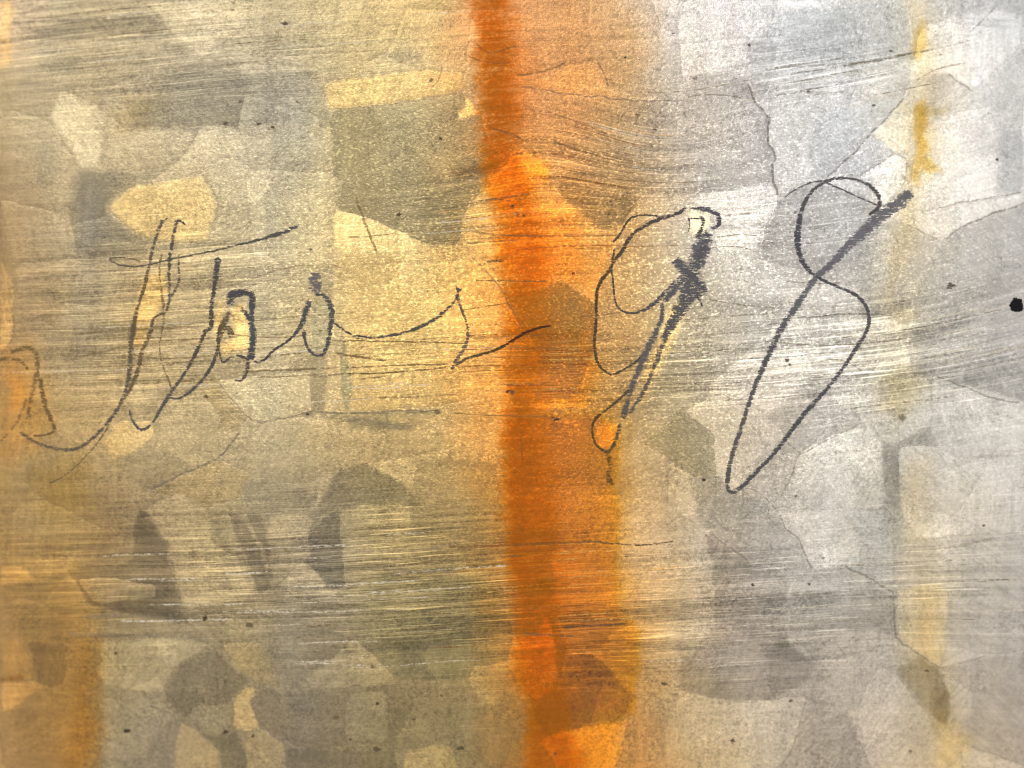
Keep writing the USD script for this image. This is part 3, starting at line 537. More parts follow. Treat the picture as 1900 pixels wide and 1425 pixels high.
# ------------------------------------------------------------------ zinc crystals
view = box(-30, -30, 1930, 1455)
shown = box(0, 0, 1900, 1425)
order = sorted(pieces, key=lambda k: (-k[0].intersection(shown).area, -k[0].area))
small, made = [], 0
for poly, tone, cast, outer in order:
    poly = poly.simplify(.4)
    inside = poly.intersects(view)
    if not poly.is_valid or poly.area < 5: continue
    p, t, ne = fill(poly, 4.5 if inside else 16.0)
    if len(t) == 0: continue
    gr = (rng.uniform(0, 6.28), rng.uniform(.0, .035))
    cx, cy = poly.centroid.x, poly.centroid.y
    soft = 11.0 if cx < 620 and cy < 480 else (6.0 if cx > 1380 and cy > 980 or cx > 1740 else (5.0 if cx < 430 and cy > 950 else 1.5))
    soft = min(soft, math.sqrt(poly.area) * .12)
    tint = albedo(p, 1 + (tone - 1) * ((1.15 if tone > 1 else 1.4) if cx > 1250 else .92), cast, gr, densify(np.array(outer.coords), 3.0, False), soft)
    w = np.column_stack([brush_amp(p), np.clip(.15 + 1.25 * fnoise(p, 55, 51, 4) - .35 * np.clip((abs(p[:, 0] - 950) - 650) / 300, 0, 1), .2, 1.2), np.clip(1.3 * np.exp(-((p[:, 0] - 1020) / 740) ** 2 - ((p[:, 1] - 520) / 420) ** 2) * (.5 + fnoise(p, 90, 52)), .08, 1.2)])  # third channel sets how strong the painted sparkle is
    h = rng.uniform(-8e-6, 8e-6)
    lift = np.full(len(p), h); lift[:ne] -= 55e-6                # the edge of each crystal sinks into the joint
    v = place(p, 0); v[:, 1] -= lift
    nrm = np.zeros_like(v); fnv = np.cross(v[t[:, 1]] - v[t[:, 0]], v[t[:, 2]] - v[t[:, 0]])
    for k3 in range(3): np.add.at(nrm, t[:, k3], fnv)
    ln = np.linalg.norm(nrm, axis=1, keepdims=True); nrm = np.where(ln > 1e-14, nrm / np.maximum(ln, 1e-14), surface_normal(p))
    tilt = rng.normal(0, .06, 2); nrm = nrm + np.array([tilt[0], 0, tilt[1]]); nrm /= np.linalg.norm(nrm, axis=1, keepdims=True)
    fa_ = rng.uniform(0, 3.14); fr_ = (p - (cx, cy)) * .1; ca, sa = math.cos(fa_), math.sin(fa_)
    fea = np.column_stack([fr_[:, 0] * ca + fr_[:, 1] * sa, fr_[:, 1] * ca - fr_[:, 0] * sa, np.full(len(p), rng.uniform(0, 900))])
    if made < 300:
        obj('zinc_crystal', v, t, zinc, nrm, tint=tint, wear=w, brush=brush_uv(p), feather=fea); made += 1
    else:
        small.append((v, t, nrm, tint, w, brush_uv(p), fea))
off = np.cumsum([0] + [len(k[0]) for k in small])
sv = [np.vstack([k[i] for k in small]) for i in (0, 2, 3, 4, 5, 6)]
obj('small_zinc_crystals', sv[0], np.vstack([k[1] + o for k, o in zip(small, off)]), zinc, sv[1], tint=sv[2], wear=sv[3], brush=sv[4], feather=sv[5]).GetPrim().SetCustomDataByKey('kind', 'stuff')

# ------------------------------------------------------------------ ribbons: pencil strokes, joints, scratches
def path(pts, step=2.0):
    pts = np.array(pts, float)
    d = np.hypot(*np.diff(pts, axis=0).T); keep = np.r_[True, d > .5]; pts = pts[keep]
    if len(pts) == 2: return densify(pts, step, False), None
    k = min(3, len(pts) - 1)
    u = np.r_[0, np.cumsum(np.hypot(*np.diff(pts, axis=0).T) ** .6)]; u /= u[-1]
    tck, _ = splprep(pts.T, u=u, s=len(pts) * .3, k=k)
    L = np.hypot(*np.diff(pts, axis=0).T).sum()
    t = np.linspace(0, 1, max(6, int(L / step)))
    return np.array(splev(t, tck)).T, t
def ribbon(pts, width, cover, colour, lift, wobble=1.0, strength=1.0, step=2.0, seed=0):
    """width: one number or one per point. Returns vertices, triangles, tint, wear."""
    c, _ = path(pts, step); n = len(c)
    wd = np.interp(np.linspace(0, 1, n), np.linspace(0, 1, np.size(width)), np.atleast_1d(width)) if np.size(width) > 1 else np.full(n, float(width))
    wd = wd * (.82 + .36 * fnoise(c, 14, 60 + seed))
    tan = np.gradient(c, axis=0); tan /= np.maximum(np.linalg.norm(tan, axis=1, keepdims=True), 1e-6)
    nor = np.column_stack([-tan[:, 1], tan[:, 0]])
    c = c + nor * ((fnoise(c, 9, 70 + seed) - .5) * 2.2 * wobble)[:, None]
    rows = np.array([-1.25, -.95, -.6, -.25, .25, .6, .95, 1.25]); R = len(rows)
    P = (c[:, None, :] + nor[:, None, :] * (rows[None, :, None] * wd[:, None, None] * .5)).reshape(-1, 2)
    edge = np.tile(np.abs(rows), n)
    endf = np.minimum(np.arange(n), np.arange(n)[::-1]) / max(3.0, 4.0 / step * 1.0)
    endf = np.repeat(np.clip(endf, 0, 1), R)
    cov = cover * np.clip(1.12 - np.clip(edge - .35, 0, 1) * 1.05, 0, 1.2) * (.3 + .7 * endf)
    cov = cov + (fnoise(P * (1, 1.6), 12, 80 + seed) - .5) * .5
    cov = np.where(edge > 1.2, -.4, cov)
    idx = np.arange(n * R).reshape(n, R)
    q = np.stack([idx[:-1, :-1], idx[1:, :-1], idx[1:, 1:], idx[:-1, 1:]], -1).reshape(-1, 4)
    t = np.vstack([q[:, [0, 1, 2]], q[:, [0, 2, 3]]])
    a = P[t]; ar = np.cross(a[:, 1] - a[:, 0], a[:, 2] - a[:, 0]); t = np.where((ar < 0)[:, None], t, t[:, [0, 2, 1]])
    v = place(P, lift); v[:, 1] -= (1 - np.minimum(edge, 1)) * 10e-6
    col = np.asarray(colour, float)
    col = np.repeat(np.array([np.interp(np.linspace(0, 1, n), np.linspace(0, 1, len(col)), col[:, k]) for k in range(3)]).T, R, 0) if col.ndim == 2 else np.tile(col, (n * R, 1))
    return v, t, col, np.column_stack([cov, np.full(len(P), strength), np.zeros(len(P))])
def join(parts):
    V, T, C, W, n = [], [], [], [], 0
    for v, t, c, w in parts:
        V.append(v); T.append(t + n); C.append(c); W.append(w); n += len(v)
    return np.vstack(V), np.vstack(T), np.vstack(C), np.vstack(W)

# the rust streak: a translucent film over the crystals
RL = [(0,872),(60,880),(120,886),(200,894),(270,902),(320,905),(360,906),(420,930),(500,936),(600,944),(680,940),(760,933),(850,936),(950,938),(1050,952),(1150,970),(1210,955),(1270,962),(1310,984),(1370,990),(1425,985)]
RR = [(0,935),(60,945),(120,958),(200,962),(250,950),(300,952),(340,985),(400,998),(470,1006),(540,1002),(600,1012),(660,1000),(700,990),(760,1004),(850,1012),(950,1016),(1050,1036),(1120,1030),(1180,1036),(1260,1036),(1300,1050),(1360,1050),(1400,1070),(1425,1078)]
gx, gy = np.meshgrid(np.arange(810, 1190, 4.0), np.arange(-MARGIN, 1425 + MARGIN, 5.0))
g = np.column_stack([gx.ravel(), gy.ravel()]); ny, nx = gx.shape
yy = np.clip(g[:, 1], 0, 1425)
jit = (fnoise(g, 60, 91) - .5) * 34 + (fnoise(g * (.35, 1), 9, 92) - .5) * 26
L = np.interp(yy, *zip(*RL)) + jit; R = np.interp(yy, *zip(*RR)) + jit * .6 + (fnoise(g, 40, 93) - .5) * 24
ls = np.interp(yy, [0, 400, 700, 1000, 1425], [14, 24, 22, 17, 20]); rs = np.interp(yy, [0, 300, 420, 800, 1000, 1425], [40, 26, 30, 34, 30, 26])
sm = lambda t: np.clip(t, 0, 1) ** 2 * (3 - 2 * np.clip(t, 0, 1))
core = sm((g[:, 0] - L) / ls * .5 + .5) * sm((R - g[:, 0]) / rs * .5 + .5)
halo = .20 * sm((g[:, 0] - L + 30) / 60) * sm((R + 70 - g[:, 0]) / 110)
m = np.clip(core * np.clip(.52 + .75 * fnoise(g * (1, .45), 30, 94) + .5 * (fnoise(g, 9, 96) - .5), .3, 1.05) + halo * (1 - core), 0, 1) * np.interp(yy, [0, 300, 400, 560, 700, 850, 1000, 1425], [1, 1, .86, .92, .86, .98, 1, 1])
red = np.interp(yy, [0, 150, 260, 330, 450, 800, 1425], [1, .8, .85, .3, .1, .25, .15])[:, None]
tint = np.array([.84, .545, .075]) * (1 - red) + np.array([.78, .43, .16]) * red
idx = np.arange(nx * ny).reshape(ny, nx)
q = np.stack([idx[:-1, :-1], idx[1:, :-1], idx[1:, 1:], idx[:-1, 1:]], -1).reshape(-1, 4)
q = q[m[q].max(1) > .03]
keep, inv = np.unique(q, return_inverse=True); q = inv.reshape(-1, 4)
m = np.where(np.isin(np.arange(len(keep)), q), m[keep], 0)
obj('rust_streak', place(g[keep], 28e-6), np.vstack([q[:, [0, 1, 2]], q[:, [0, 2, 3]]]), rustm, surface_normal(g[keep]), label='orange rust streak running down the sheet',
    tint=tint[keep], wear=np.column_stack([m, m, m]), brush=brush_uv(g[keep]))

# dark joints along crystal edges
for k, (pts, wd, st) in enumerate(JOINTS):
    v, t, c, w = ribbon(warp(densify(pts, 7, False)), wd, .58, (.11, .09, .07), 22e-6, 1.0, st * .68, 2.5, 7)
    obj('crystal_joint', v, t, scratchm, tint=c, wear=w)

# scratches
BR, GR, DK = (.11, .072, .03), (.15, .125, .085), (.045, .035, .024)
SC = [([(640,683),(740,678),(832,676)], 3, BR, .7), ([(640,693),(740,690),(835,680)], 3, BR, .8), ([(585,700),(640,692)], 3, GR, .6), ([(620,655),(680,664),(720,670)], 4, BR, .7), ([(615,632),(700,633),(870,637)], 2.6, BR, .7),
 ([(882,521),(950,521),(1015,522)], 2.4, BR, .7), ([(860,575),(905,568),(945,562)], 2.4, BR, .6), ([(896,491),(912,485),(935,484)], 5, DK, .8), ([(630,767),(720,766),(800,764)], 4, GR, .6), ([(560,770),(640,776),(700,786),(765,792)], 12, GR, .6),
 ([(660,360),(672,400),(688,440),(700,475)], 5, BR, .55), ([(640,440),(690,438),(740,432)], 3, BR, .5), ([(1160,575),(1135,582),(1070,587)], 2, BR, .6), ([(1240,523),(1200,525),(1170,521)], 2, BR, .5),
 ([(715,650),(752,610),(790,590)], 2, BR, .3), ([(875,430),(950,437),(1060,438),(1150,436)], 3, BR, .5), ([(860,452),(920,448),(960,446)], 3, BR, .5), ([(830,765),(920,771),(1020,772)], 2.4, BR, .5), ([(1020,772),(1036,778)], 4, DK, .6),
 ([(955,140),(1015,130),(1050,115)], 4, BR, .5), ([(905,235),(950,250),(975,262)], 4, (.16,.07,.02), .7), ([(880,75),(915,98),(935,92),(970,88)], 3, (.16,.07,.02), .5), ([(860,100),(905,115),(945,117)], 3, (.16,.07,.02), .5), ([(1020,260),(1080,280),(1120,290)], 4, BR, .6),
 ([(1010,205),(1060,222),(1130,250)], 3, BR, .4), ([(1105,108),(1122,140),(1130,165)], 4, BR, .5), ([(820,115),(812,150),(795,165)], 3, BR, .4),
 ([(830,1015),(950,1011),(1060,1006),(1120,1005)], 5, [BR,(.16,.055,.01),(.15,.06,.012),BR], .6), ([(1110,1005),(1140,1009),(1200,1010),(1250,1004)], 3.4, DK, .7), ([(640,1023),(760,1020),(830,1015)], 9, GR, .5), ([(690,1055),(760,1058),(840,1056)], 10, GR, .5),
 ([(1045,1165),(1110,1160),(1160,1158)], 4, DK, .6), ([(970,1175),(1020,1178),(1070,1180)], 4, BR, .6), ([(400,1090),(500,1070),(580,1060)], 7, GR, .45), ([(330,1055),(420,1048),(560,1040)], 8, GR, .45), ([(120,1176),(250,1180),(380,1184)], 9, GR, .6), ([(150,1146),(260,1143),(330,1150)], 8, GR, .5),
 ([(0,1030),(120,1018),(240,1010)], 8, (.2,.14,.06), .5), ([(60,1183),(130,1183),(250,1178)], 7, BR, .4), ([(560,1166),(610,1174),(640,1180)], 8, GR, .55),
 ([(0,44),(60,40),(180,36),(280,32)], 5, GR, .4), ([(60,70),(160,72),(290,68)], 6, GR, .4), ([(30,30),(100,12),(230,5)], 6, GR, .4), ([(160,192),(215,190),(290,187)], 8, GR, .45), ([(300,130),(380,122),(460,120)], 9, GR, .4),
 ([(1310,1167),(1400,1166),(1520,1166)], 6, GR, .5), ([(1300,1100),(1400,1103),(1560,1100)], 7, GR, .4), ([(1450,520),(1520,526),(1560,524)], 2.4, GR, .45), ([(1310,555),(1380,566),(1440,572)], 2.4, GR, .5), ([(1440,635),(1560,640),(1690,625)], 3, GR, .55), ([(1500,700),(1600,695),(1720,692)], 3, GR, .4),
 ([(1480,590),(1530,586),(1600,582),(1660,588)], 2.6, DK, .45), ([(1520,672),(1560,668),(1600,690)], 2.6, GR, .5), ([(1400,395),(1345,400)], 4, GR, .6), ([(1330,440),(1390,436),(1410,440)], 2.2, GR, .6), ([(1320,460),(1370,458),(1400,466)], 2.2, DK, .5),
 ([(1270,180),(1330,176),(1380,182)], 3, GR, .5), ([(1420,128),(1560,118),(1640,112)], 3.5, GR, .4), ([(1460,170),(1520,172),(1600,176)], 6, GR, .3), ([(1700,150),(1740,128),(1790,118)], 3, (.2,.15,.07), .4), ([(1750,1018),(1800,1008),(1850,996)], 6, GR, .45),
 ([(1740,865),(1820,850),(1900,830)], 12, GR, .25), ([(1800,60),(1830,30),(1850,10)], 4, GR, .35), ([(190,470),(196,480)], 2, DK, .3), ([(125,375),(140,440),(148,490)], 7, BR, .3), ([(88,490),(120,488),(150,488)], 4, BR, .4), ([(965,800),(968,840),(970,860)], 3, (.2,.07,.01), .6),
 ([(430,620),(520,626),(560,622)], 2.4, BR, .6), ([(395,622),(430,640),(470,634)], 2.4, BR, .4), ([(360,535),(420,532),(520,500),(590,495)], 2.4, BR, .35), ([(250,660),(330,665),(420,655)], 3, BR, .45), ([(180,705),(300,706),(400,702)], 3.4, BR, .4), ([(450,690),(540,686),(590,684)], 3.6, BR, .6), ([(455,700),(540,698),(590,694)], 3, BR, .5),
 ([(130,620),(240,612),(360,605)], 5, BR, .3), ([(60,588),(200,575),(300,560)], 6, BR, .3), ([(120,670),(260,640),(350,632)], 5, BR, .3)]
for k, (pts, wd, c, st) in enumerate(SC):
    v, t, col, w = ribbon(np.array(pts, float), wd * 1.1, .60 if wd < 6 else .50, c, 34e-6, .9, st * (.9 if wd < 6 else .62), 3.0, 5 + k % 7)
    obj('scratch', v, t, scratchm, tint=col, wear=w)
# faint rubbing scratches that follow the run of the wear
fine = []
zones = [((930,1160),(1000,1230),26),((900,1120),(620,740),14),((560,900),(900,1250),20),((40,860),(20,130),16),((100,560),(580,720),20),((180,860),(1000,1240),34),((600,1100),(620,760),24),((860,1240),(330,470),16),((1240,1880),(560,760),34),((1240,1700),(90,200),14),((900,1200),(1000,1240),14),((1280,1700),(1020,1260),18),((1660,1890),(980,1150),8),((880,1240),(230,330),12)]
for (x0, x1), (y0, y1), n in zones:
    for _ in range(n):
        a = np.array([rng.uniform(x0, x1), rng.uniform(y0, y1)]); ln = rng.uniform(50, 260); steps = np.linspace(-.5, .5, 5)
        pts = []
        h = brush_uv(a[None])[0, 1]
        for s in steps:
            x = a[0] + s * ln; y = a[1]
            for _k in range(6): y += (h - brush_uv(np.array([[x, y]]))[0, 1]) * 10 * .9
            pts.append((x, y + rng.normal(0, .8)))
        pale = rng.random() < .45
        col = (.80, .72, .56) if pale else (BR if a[0] < 1200 else GR)
        if 920 < a[0] < 1165: col = (.74, .43, .11) if pale else (.17, .065, .014)
        v, t, c, w = ribbon(pts, rng.uniform(1.6, 4.0), rng.uniform(.25, .46), col, 11e-6 if pale else 30e-6, .9, rng.uniform(.35, .75) if pale else rng.uniform(.3, .6), 5.0, int(rng.integers(1, 9)))
        (fine.append((v, t, c, w)) if ln < 110 else obj('scratch', v, t, scratchm, tint=c, wear=w))
v, t, c, w = join(fine)
obj('fine_scratches', v, t, scratchm, tint=c, wear=w).GetPrim().SetCustomDataByKey('kind', 'stuff')

# ------------------------------------------------------------------ pencil handwriting
INK, INK2, BRN, RBR, PUR = (.058, .056, .060), (.10, .099, .106), (.115, .072, .026), (.055, .018, .006), (.125, .112, .118)
def write(name, label, strokes):
    parts = []
    for k, s in enumerate(strokes):
        pts, wd, col = s[:3]; cov = (s[3] if len(s) > 3 else .74) - .09; st = s[4] if len(s) > 4 else .94
        parts.append(ribbon(pts, np.asarray(wd) * .97, cov, col, (44 + 3 * k) * 1e-6, 1.0, st, 1.6, k))
    v, t, c, w = join(parts)
    obj(name, v, t, graphite, label=label, tint=c * 1.08, wear=w)
write('letter', 'brown blurred letter at the left edge', [
 ([(-30,690),(0,668),(25,665),(42,674),(52,688)], 7, BRN, .68, .7), ([(18,655),(45,646),(63,650),(69,672),(65,705),(58,740),(52,778)], [8,10,12,13,12,11,9], (.15,.095,.035), .66, .75), ([(75,700),(82,745),(92,775),(101,795),(94,803),(62,809)], [10,11,11,9,7,5], BRN, .68, .75), ([(-20,830),(0,818),(14,804)], 6, BRN, .6, .6), ([(20,800),(40,765),(50,735)], 7, BRN, .56, .5), ([(36,795),(60,770),(80,760)], 8, BRN, .5, .4)])
write('letter', 'first crossed t with a double stem', [
 ([(37,800),(54,814),(84,827),(111,834),(135,834),(155,827),(175,810),(195,790),(216,763),(228,738),(236,715),(241,689),(242,655),(247,615),(253,578),(266,537),(274,504),(282,470),(290,437),(303,408)], [7,7,7,7,7,7,7,8,9,9,10,11,12,9,8,8,8,7,7,9], [(.13,.09,.05),(.10,.085,.06),(.09,.08,.065),(.10,.08,.05),(.12,.085,.04),(.09,.08,.07)], .70, .88),
 ([(328,407),(321,440),(317,470),(313,504),(314,551),(305,581),(286,588),(280,615),(266,645),(259,672),(254,692),(238,727),(219,756)], [8,8,8,7,8,6,5,9,10,9,11,8,7], [(.07,.065,.06),(.10,.075,.04),(.13,.09,.045)], .68, .88),
 ([(328,408),(338,412),(345,421)], 5, INK), ([(303,408),(312,406)], 4, INK),
 ([(300,470),(299,537),(304,598),(296,632),(301,672),(310,699),(318,722)], [5,4,7,4,4,4,4], BRN, .56, .7), ([(332,470),(332,500),(331,524),(313,551)], [3,5,5,8], (.08,.07,.05), .62, .85), ([(310,550),(318,552)], 9, INK, .8)])
write('cross_stroke', 'long rising cross stroke of the t', [
 ([(260,486),(225,478),(203,480),(216,490),(246,494),(280,490),(323,480),(354,473),(387,468),(438,455),(495,441),(525,431),(556,419)], [2,2,3,4,4,3.4,3.4,4,4.5,5,6,10,8], [(.11,.09,.06),(.09,.08,.06),(.07,.065,.06),(.08,.075,.075)], .74)])
write('letter', 'second t with two looped feet', [
 ([(404,476),(401,510),(396,544),(392,581),(390,609),(384,612),(370,638),(357,669),(340,696),(320,723),(306,746),(293,770),(276,790),(264,798),(253,790),(244,776),(242,760)], [10,12,9,9,10,9,8,8,7,7,7,8,7,6,6,6,5], [(.06,.055,.06),(.075,.06,.045),(.08,.075,.07),(.075,.073,.07)], .74),
 ([(312,737),(323,739),(337,738),(357,723),(377,702),(394,679),(402,652),(406,622),(410,601)], [4,5,6,7,7,7,8,8,9], [(.09,.08,.07),(.07,.065,.06),(.08,.06,.04)], .74), ([(402,478),(408,482),(398,500)], 6, INK)])
write('letter', 'dark smudged letter with a bent top', [
 ([(432,568),(431,547),(448,543),(466,546),(468,568),(466,596),(470,618),(467,648),(466,668)], [17,17,14,14,11,12,15,15,16], [INK, INK, (.07,.08,.09), INK], .80),
 ([(445,571),(458,585),(464,600)], 9, INK, .68), ([(427,578),(421,588),(412,606),(408,625),(405,645)], [8,12,15,9,7], [(.12,.09,.06),(.10,.075,.04),(.09,.07,.05)], .70), ([(410,606),(424,612),(436,622)], [14,13,5], (.10,.075,.035), .62), ([(424,615),(428,632)], 6, (.10,.07,.03), .58),
 ([(405,645),(409,662),(414,673),(424,665),(437,661),(450,662),(462,668)], [5,4,4.5,5,5,6,6], (.07,.06,.05), .74), ([(462,669),(457,688),(452,702),(446,706),(434,704)], [8,8,7,5,3], (.075,.06,.055), .72)])
write('letter', 'narrow oval loop with a thick grey upstroke', [
 ([(470,670),(488,669),(505,654),(519,642),(539,628),(552,615),(562,595),(568,578),(575,558)], [5,5,5.5,5.5,6,8,11,12,13], [INK, INK, (.06,.065,.075)], .78),
 ([(582,545),(585,525),(582,504)], [22,26,24], PUR, .80, .85),
 ([(585,548),(592,546),(604,551),(614,568),(613,605),(608,638),(598,659),(586,660),(573,648),(566,632),(563,612)], [6,8,12,13,10,9,8,6,6,6,9], [INK,(.07,.075,.07),INK,(.075,.07,.075),INK], .76), ([(572,560),(580,562)], 10, (.10,.10,.11), .66)])
write('letter', 'long shallow connecting curve rising to a point', [
 ([(612,596),(630,606),(640,614),(650,620),(670,625),(704,625),(738,620),(771,610),(805,593),(826,576),(843,560),(849,545),(846,530)], [4,5,4,4,5,6,6,7,7,8,7,6,4], [(.09,.08,.06),(.07,.065,.06),(.075,.07,.06),(.08,.075,.065)], .75), ([(846,532),(852,538),(857,534)], [4,7,3], (.09,.08,.07)), ([(650,622),(668,629),(690,628)], 3, (.09,.08,.07), .6)])
write('letter', 'short s shaped stroke under the point', [
 ([(848,545),(851,562),(860,583),(868,605),(867,628),(857,652),(847,669),(836,685)], [10,6,6,6,8,10,9,7], [(.10,.09,.07),(.10,.085,.06),(.12,.10,.075),(.10,.09,.07)], .68, .9)])
write('dash', 'rising dash crossing the rust streak', [
 ([(836,684),(848,676),(866,665),(885,659),(906,654),(920,649),(933,643),(945,634),(960,627),(975,617),(990,611),(1005,607),(1024,605)], [6,7,6,6,5.5,6,6,6,6,6,6,5,4], [(.09,.075,.05),(.075,.05,.02),(.05,.015,.004),(.055,.02,.006)], .78)])
write('digit', 'nine with a doubled loop and thick smudged stem', [
 ([(1272,382),(1262,393),(1240,401),(1222,407),(1199,418),(1182,428),(1165,446),(1152,470),(1141,481),(1132,500),(1118,516),(1110,535),(1106,554),(1106,598),(1103,632),(1107,665),(1118,686),(1135,694),(1155,687),(1182,669),(1200,648)], [6,9,9,8,8,9,8,8,7,8,7,7,6,7,7,7,5,4.5,5,6,8], [(.06,.055,.065),(.065,.055,.05),(.07,.045,.025),(.06,.04,.02),(.07,.05,.02),(.07,.06,.04)], .76),
 ([(1229,404),(1215,400),(1195,399),(1176,401),(1164,412),(1157,424),(1146,440),(1134,450)], [5,4,4,5,5,5,6,5], (.07,.06,.045), .76), ([(1139,458),(1137,480),(1134,498),(1137,520),(1140,545),(1142,562),(1150,573),(1163,580),(1178,581),(1196,574),(1216,560),(1236,541),(1252,522)], [4,4,5,4,4,4,4.5,5,6,8,10,9,7], [(.07,.05,.03),(.07,.06,.04),(.07,.065,.07),(.08,.08,.095)], .74),
 ([(1280,385),(1300,387),(1318,390),(1332,400),(1335,412),(1326,422),(1316,420)], [4,7,10,11,10,9,4], [(.075,.075,.09),(.07,.07,.085)], .76), ([(1300,400),(1304,415),(1300,428),(1294,442)], [8,8,9,16], INK, .72), ([(1277,400),(1279,418),(1277,432)], 3.5, INK, .62), ([(1278,405),(1300,406)], 3, INK, .6),
 ([(1316,430),(1308,446),(1302,462),(1294,480),(1287,497),(1274,515),(1258,528),(1244,545),(1232,560)], [16,31,34,33,29,25,20,14,12], [(.075,.075,.09),(.10,.10,.115),(.10,.10,.115),(.08,.08,.09)], .76, .93),
 ([(1284,498),(1290,520),(1288,545),(1272,556),(1266,572),(1254,590),(1240,612),(1232,630)], [18,22,24,23,24,22,20,14], [(.085,.085,.10),(.075,.075,.085),(.075,.07,.08)], .76), ([(1290,545),(1298,557),(1304,570)], [8,5,3], INK, .66), ([(1306,450),(1296,480),(1285,512),(1272,545),(1256,578),(1240,610)], [16,24,26,24,22,16], (.085,.084,.09), .66),
 ([(1226,562),(1229,580),(1224,598),(1214,622),(1206,640),(1196,660),(1186,682),(1177,706),(1168,735),(1160,758),(1155,778)], [8,8,13,14,15,14,12,11,11,12,13], [(.09,.09,.10),(.10,.095,.10),(.10,.09,.09),(.09,.075,.065)], .73), ([(1236,620),(1228,645),(1216,672),(1207,700),(1196,724),(1182,746),(1168,768)], [12,11,10,9,9,9,8], [(.08,.08,.09),(.09,.08,.075)], .66),
 ([(1168,722),(1152,737),(1138,750),(1122,763),(1108,772),(1101,785),(1099,803),(1106,825),(1118,834),(1128,838),(1136,830),(1145,807),(1152,785)], [7,6,6,6,6,5,5,5,6,7,8,9,10], [(.08,.06,.04),(.065,.045,.02),(.07,.05,.02),(.09,.07,.045)], .76), ([(1122,838),(1132,855),(1130,872),(1130,888),(1138,899)], [8,14,10,12,8], (.085,.05,.015), .58, .85)])
write('digit', 'tall slanted grey eight with a thick tail', [
 ([(1690,355),(1682,364),(1672,374),(1640,397),(1600,433),(1565,464),(1546,487),(1519,510),(1499,537),(1479,564),(1459,595),(1442,625),(1425,662),(1408,699),(1395,733),(1385,763),(1375,793),(1364,827),(1356,857),(1349,891),(1354,911),(1364,911),(1388,891),(1415,864),(1449,824),(1476,790),(1502,756),(1529,726),(1553,699),(1573,672),(1593,638),(1610,608),(1612,581),(1600,558),(1573,539),(1540,526),(1513,511),(1492,490),(1482,468),(1480,440),(1483,410),(1492,377),(1513,349),(1533,337),(1563,330),(1593,335),(1620,350),(1633,371),(1626,388),(1612,398)],
  [20,26,25,25,23,18,15,13,13,14,13,12,13,12,10,9,9,9,10,10,9,9,9,9,9,9,11,10,9,9,8,9,8.5,8,7,7,6,7,9,12,13,11,9,7,7,6,6,8,10,6],
  [(.125,.124,.138),(.135,.135,.15),(.12,.12,.132),(.08,.079,.085),(.095,.09,.092),(.08,.078,.08),(.07,.071,.08),(.07,.071,.08),(.08,.079,.085),(.06,.061,.07),(.07,.071,.078),(.09,.088,.093),(.07,.068,.07)], .79, .93),
 ([(1524,338),(1545,344),(1563,352),(1597,368),(1630,382)], [4,3.5,3.4,3.4,4], INK2, .72), ([(1455,367),(1470,356),(1489,344),(1510,338),(1530,337)], [2.4,3,3.4,4,5], INK2, .68)])
write('pencil_tail', 'thin trailing line below the connecting stroke', [([(204,785),(190,808),(168,837),(135,870),(110,888),(92,896)], [4,4,3.4,3,3,4], (.13,.10,.055), .64, .75)])

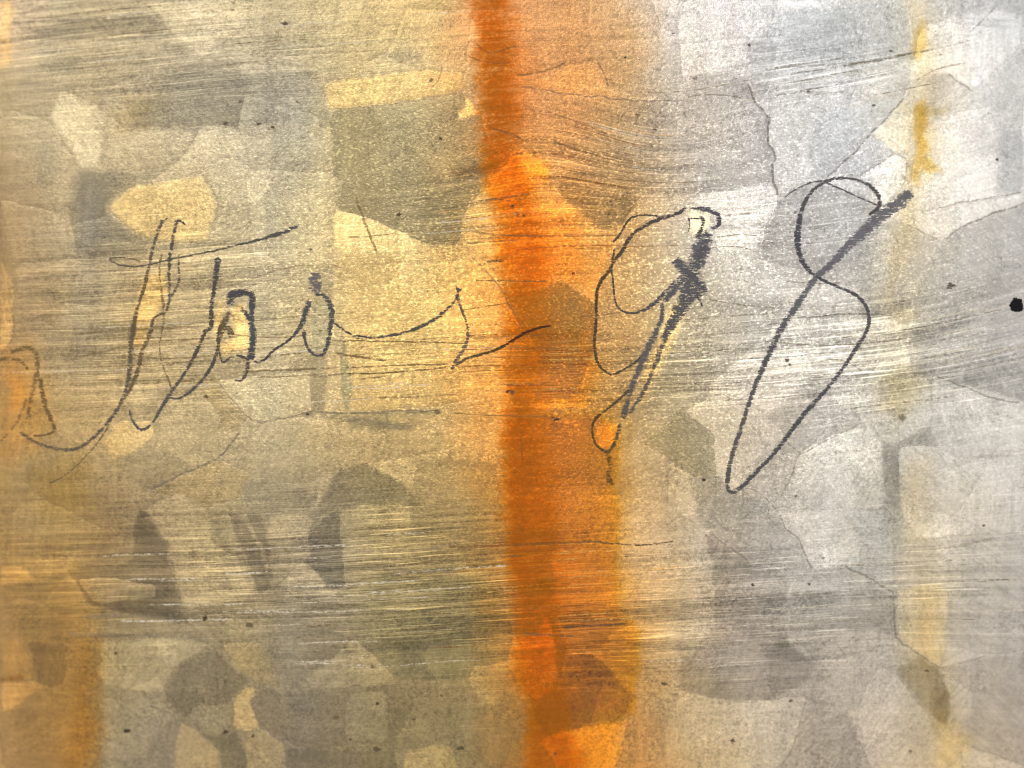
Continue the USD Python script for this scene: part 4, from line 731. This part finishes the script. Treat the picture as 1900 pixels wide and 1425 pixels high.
# ------------------------------------------------------------------ pits and specks of dirt
PITS = [(1886,566,10.2),(1653,95,4.5),(817,257,4),(529,43,5),(433,6,4),(447,188,5),(380,1147,6),(462,1160,6),(236,1357,7),(624,1331,7),(215,1212,4.5),(698,1390,8),(855,1388,8),(1674,776,8),(1063,507,4),(1690,1394,5),(576,463,4),(740,398,5),(800,148,5),(950,728,6),(942,726,4),(1033,778,5),(1183,214,5.5),(812,764,7),(382,735,5),(418,229,5),(480,229,5),(506,236,4),(930,370,3.5),(951,383,5),(960,399,5),(972,400,3),(1500,170,4),(1621,195,4),(1390,83,4),(1290,145,6),(1745,102,4),(1765,530,8),(1306,890,4),(1477,920,4),(1528,1035,4),(1501,1084,4),(1397,1085,4),(691,1237,6),(768,1335,4),(700,1305,4),(650,1372,4),(820,1290,5),(1232,1268,6),(1030,1399,4),(551,188,3),(1476,394,3.5),(440,730,3),(1250,62,3),(1160,106,3.5),(1467,1300,4),(1360,1375,6),(418,1358,6),(470,1365,5),(418,1265,3.5),(1720,1245,5),(1825,975,4),(1850,296,3.5),(1460,668,5),(1465,676,4),(1215,240,3),(1290,712,3),(570,768,4)]
for k, (x, y, r) in enumerate(PITS):
    r = r if r > 10 else r * .72
    n = 16; a = np.linspace(0, 2 * np.pi, n, endpoint=False); rr = r * (.9 + .25 * rng.random(n) if r > 10 else .75 + .5 * rng.random(n)); e = rng.uniform(.65, 1.0)
    P, cv = [(x, y)], [1.0]
    for f, c in ((.45, .95), (.8, .72), (1.15, .38), (1.6, -.3)):
        P += list(zip(x + np.cos(a) * rr * f * (.95 if r > 10 else 1.1), y + np.sin(a) * rr * f * e)); cv += [(c + .55 if c > 0 else c) if r > 10 else c * .92] * n
    P, cv = np.array(P), np.array(cv); cv = cv + (fnoise(P, 5, 95) - .5) * (.5 if r > 10 else .5) * (cv < .9)
    t = [(0, 1 + i, 1 + (i + 1) % n) for i in range(n)]
    for k2 in range(3):
        o = 1 + k2 * n
        t += [(o + i, o + n + i, o + n + (i + 1) % n) for i in range(n)] + [(o + i, o + n + (i + 1) % n, o + (i + 1) % n) for i in range(n)]
    t = np.array(t); A = P[t]; ar = np.cross(A[:, 1] - A[:, 0], A[:, 2] - A[:, 0]); t = np.where((ar < 0)[:, None], t, t[:, [0, 2, 1]])
    v = place(P, 62e-6); v[:, 1] -= np.clip(cv, 0, 1) * 30e-6
    col = np.array((.006, .005, .008)) if r > 10 else np.array((.04, .028, .016)) * rng.uniform(.5, 1.8)
    obj('dirt_speck', v, t, graphite, label='large black speck near the right edge' if r > 10 else None, tint=np.tile(col, (len(P), 1)), wear=np.column_stack([cv, np.full(len(P), 1.0 if r > 10 else rng.uniform(.35, .8)), cv]))
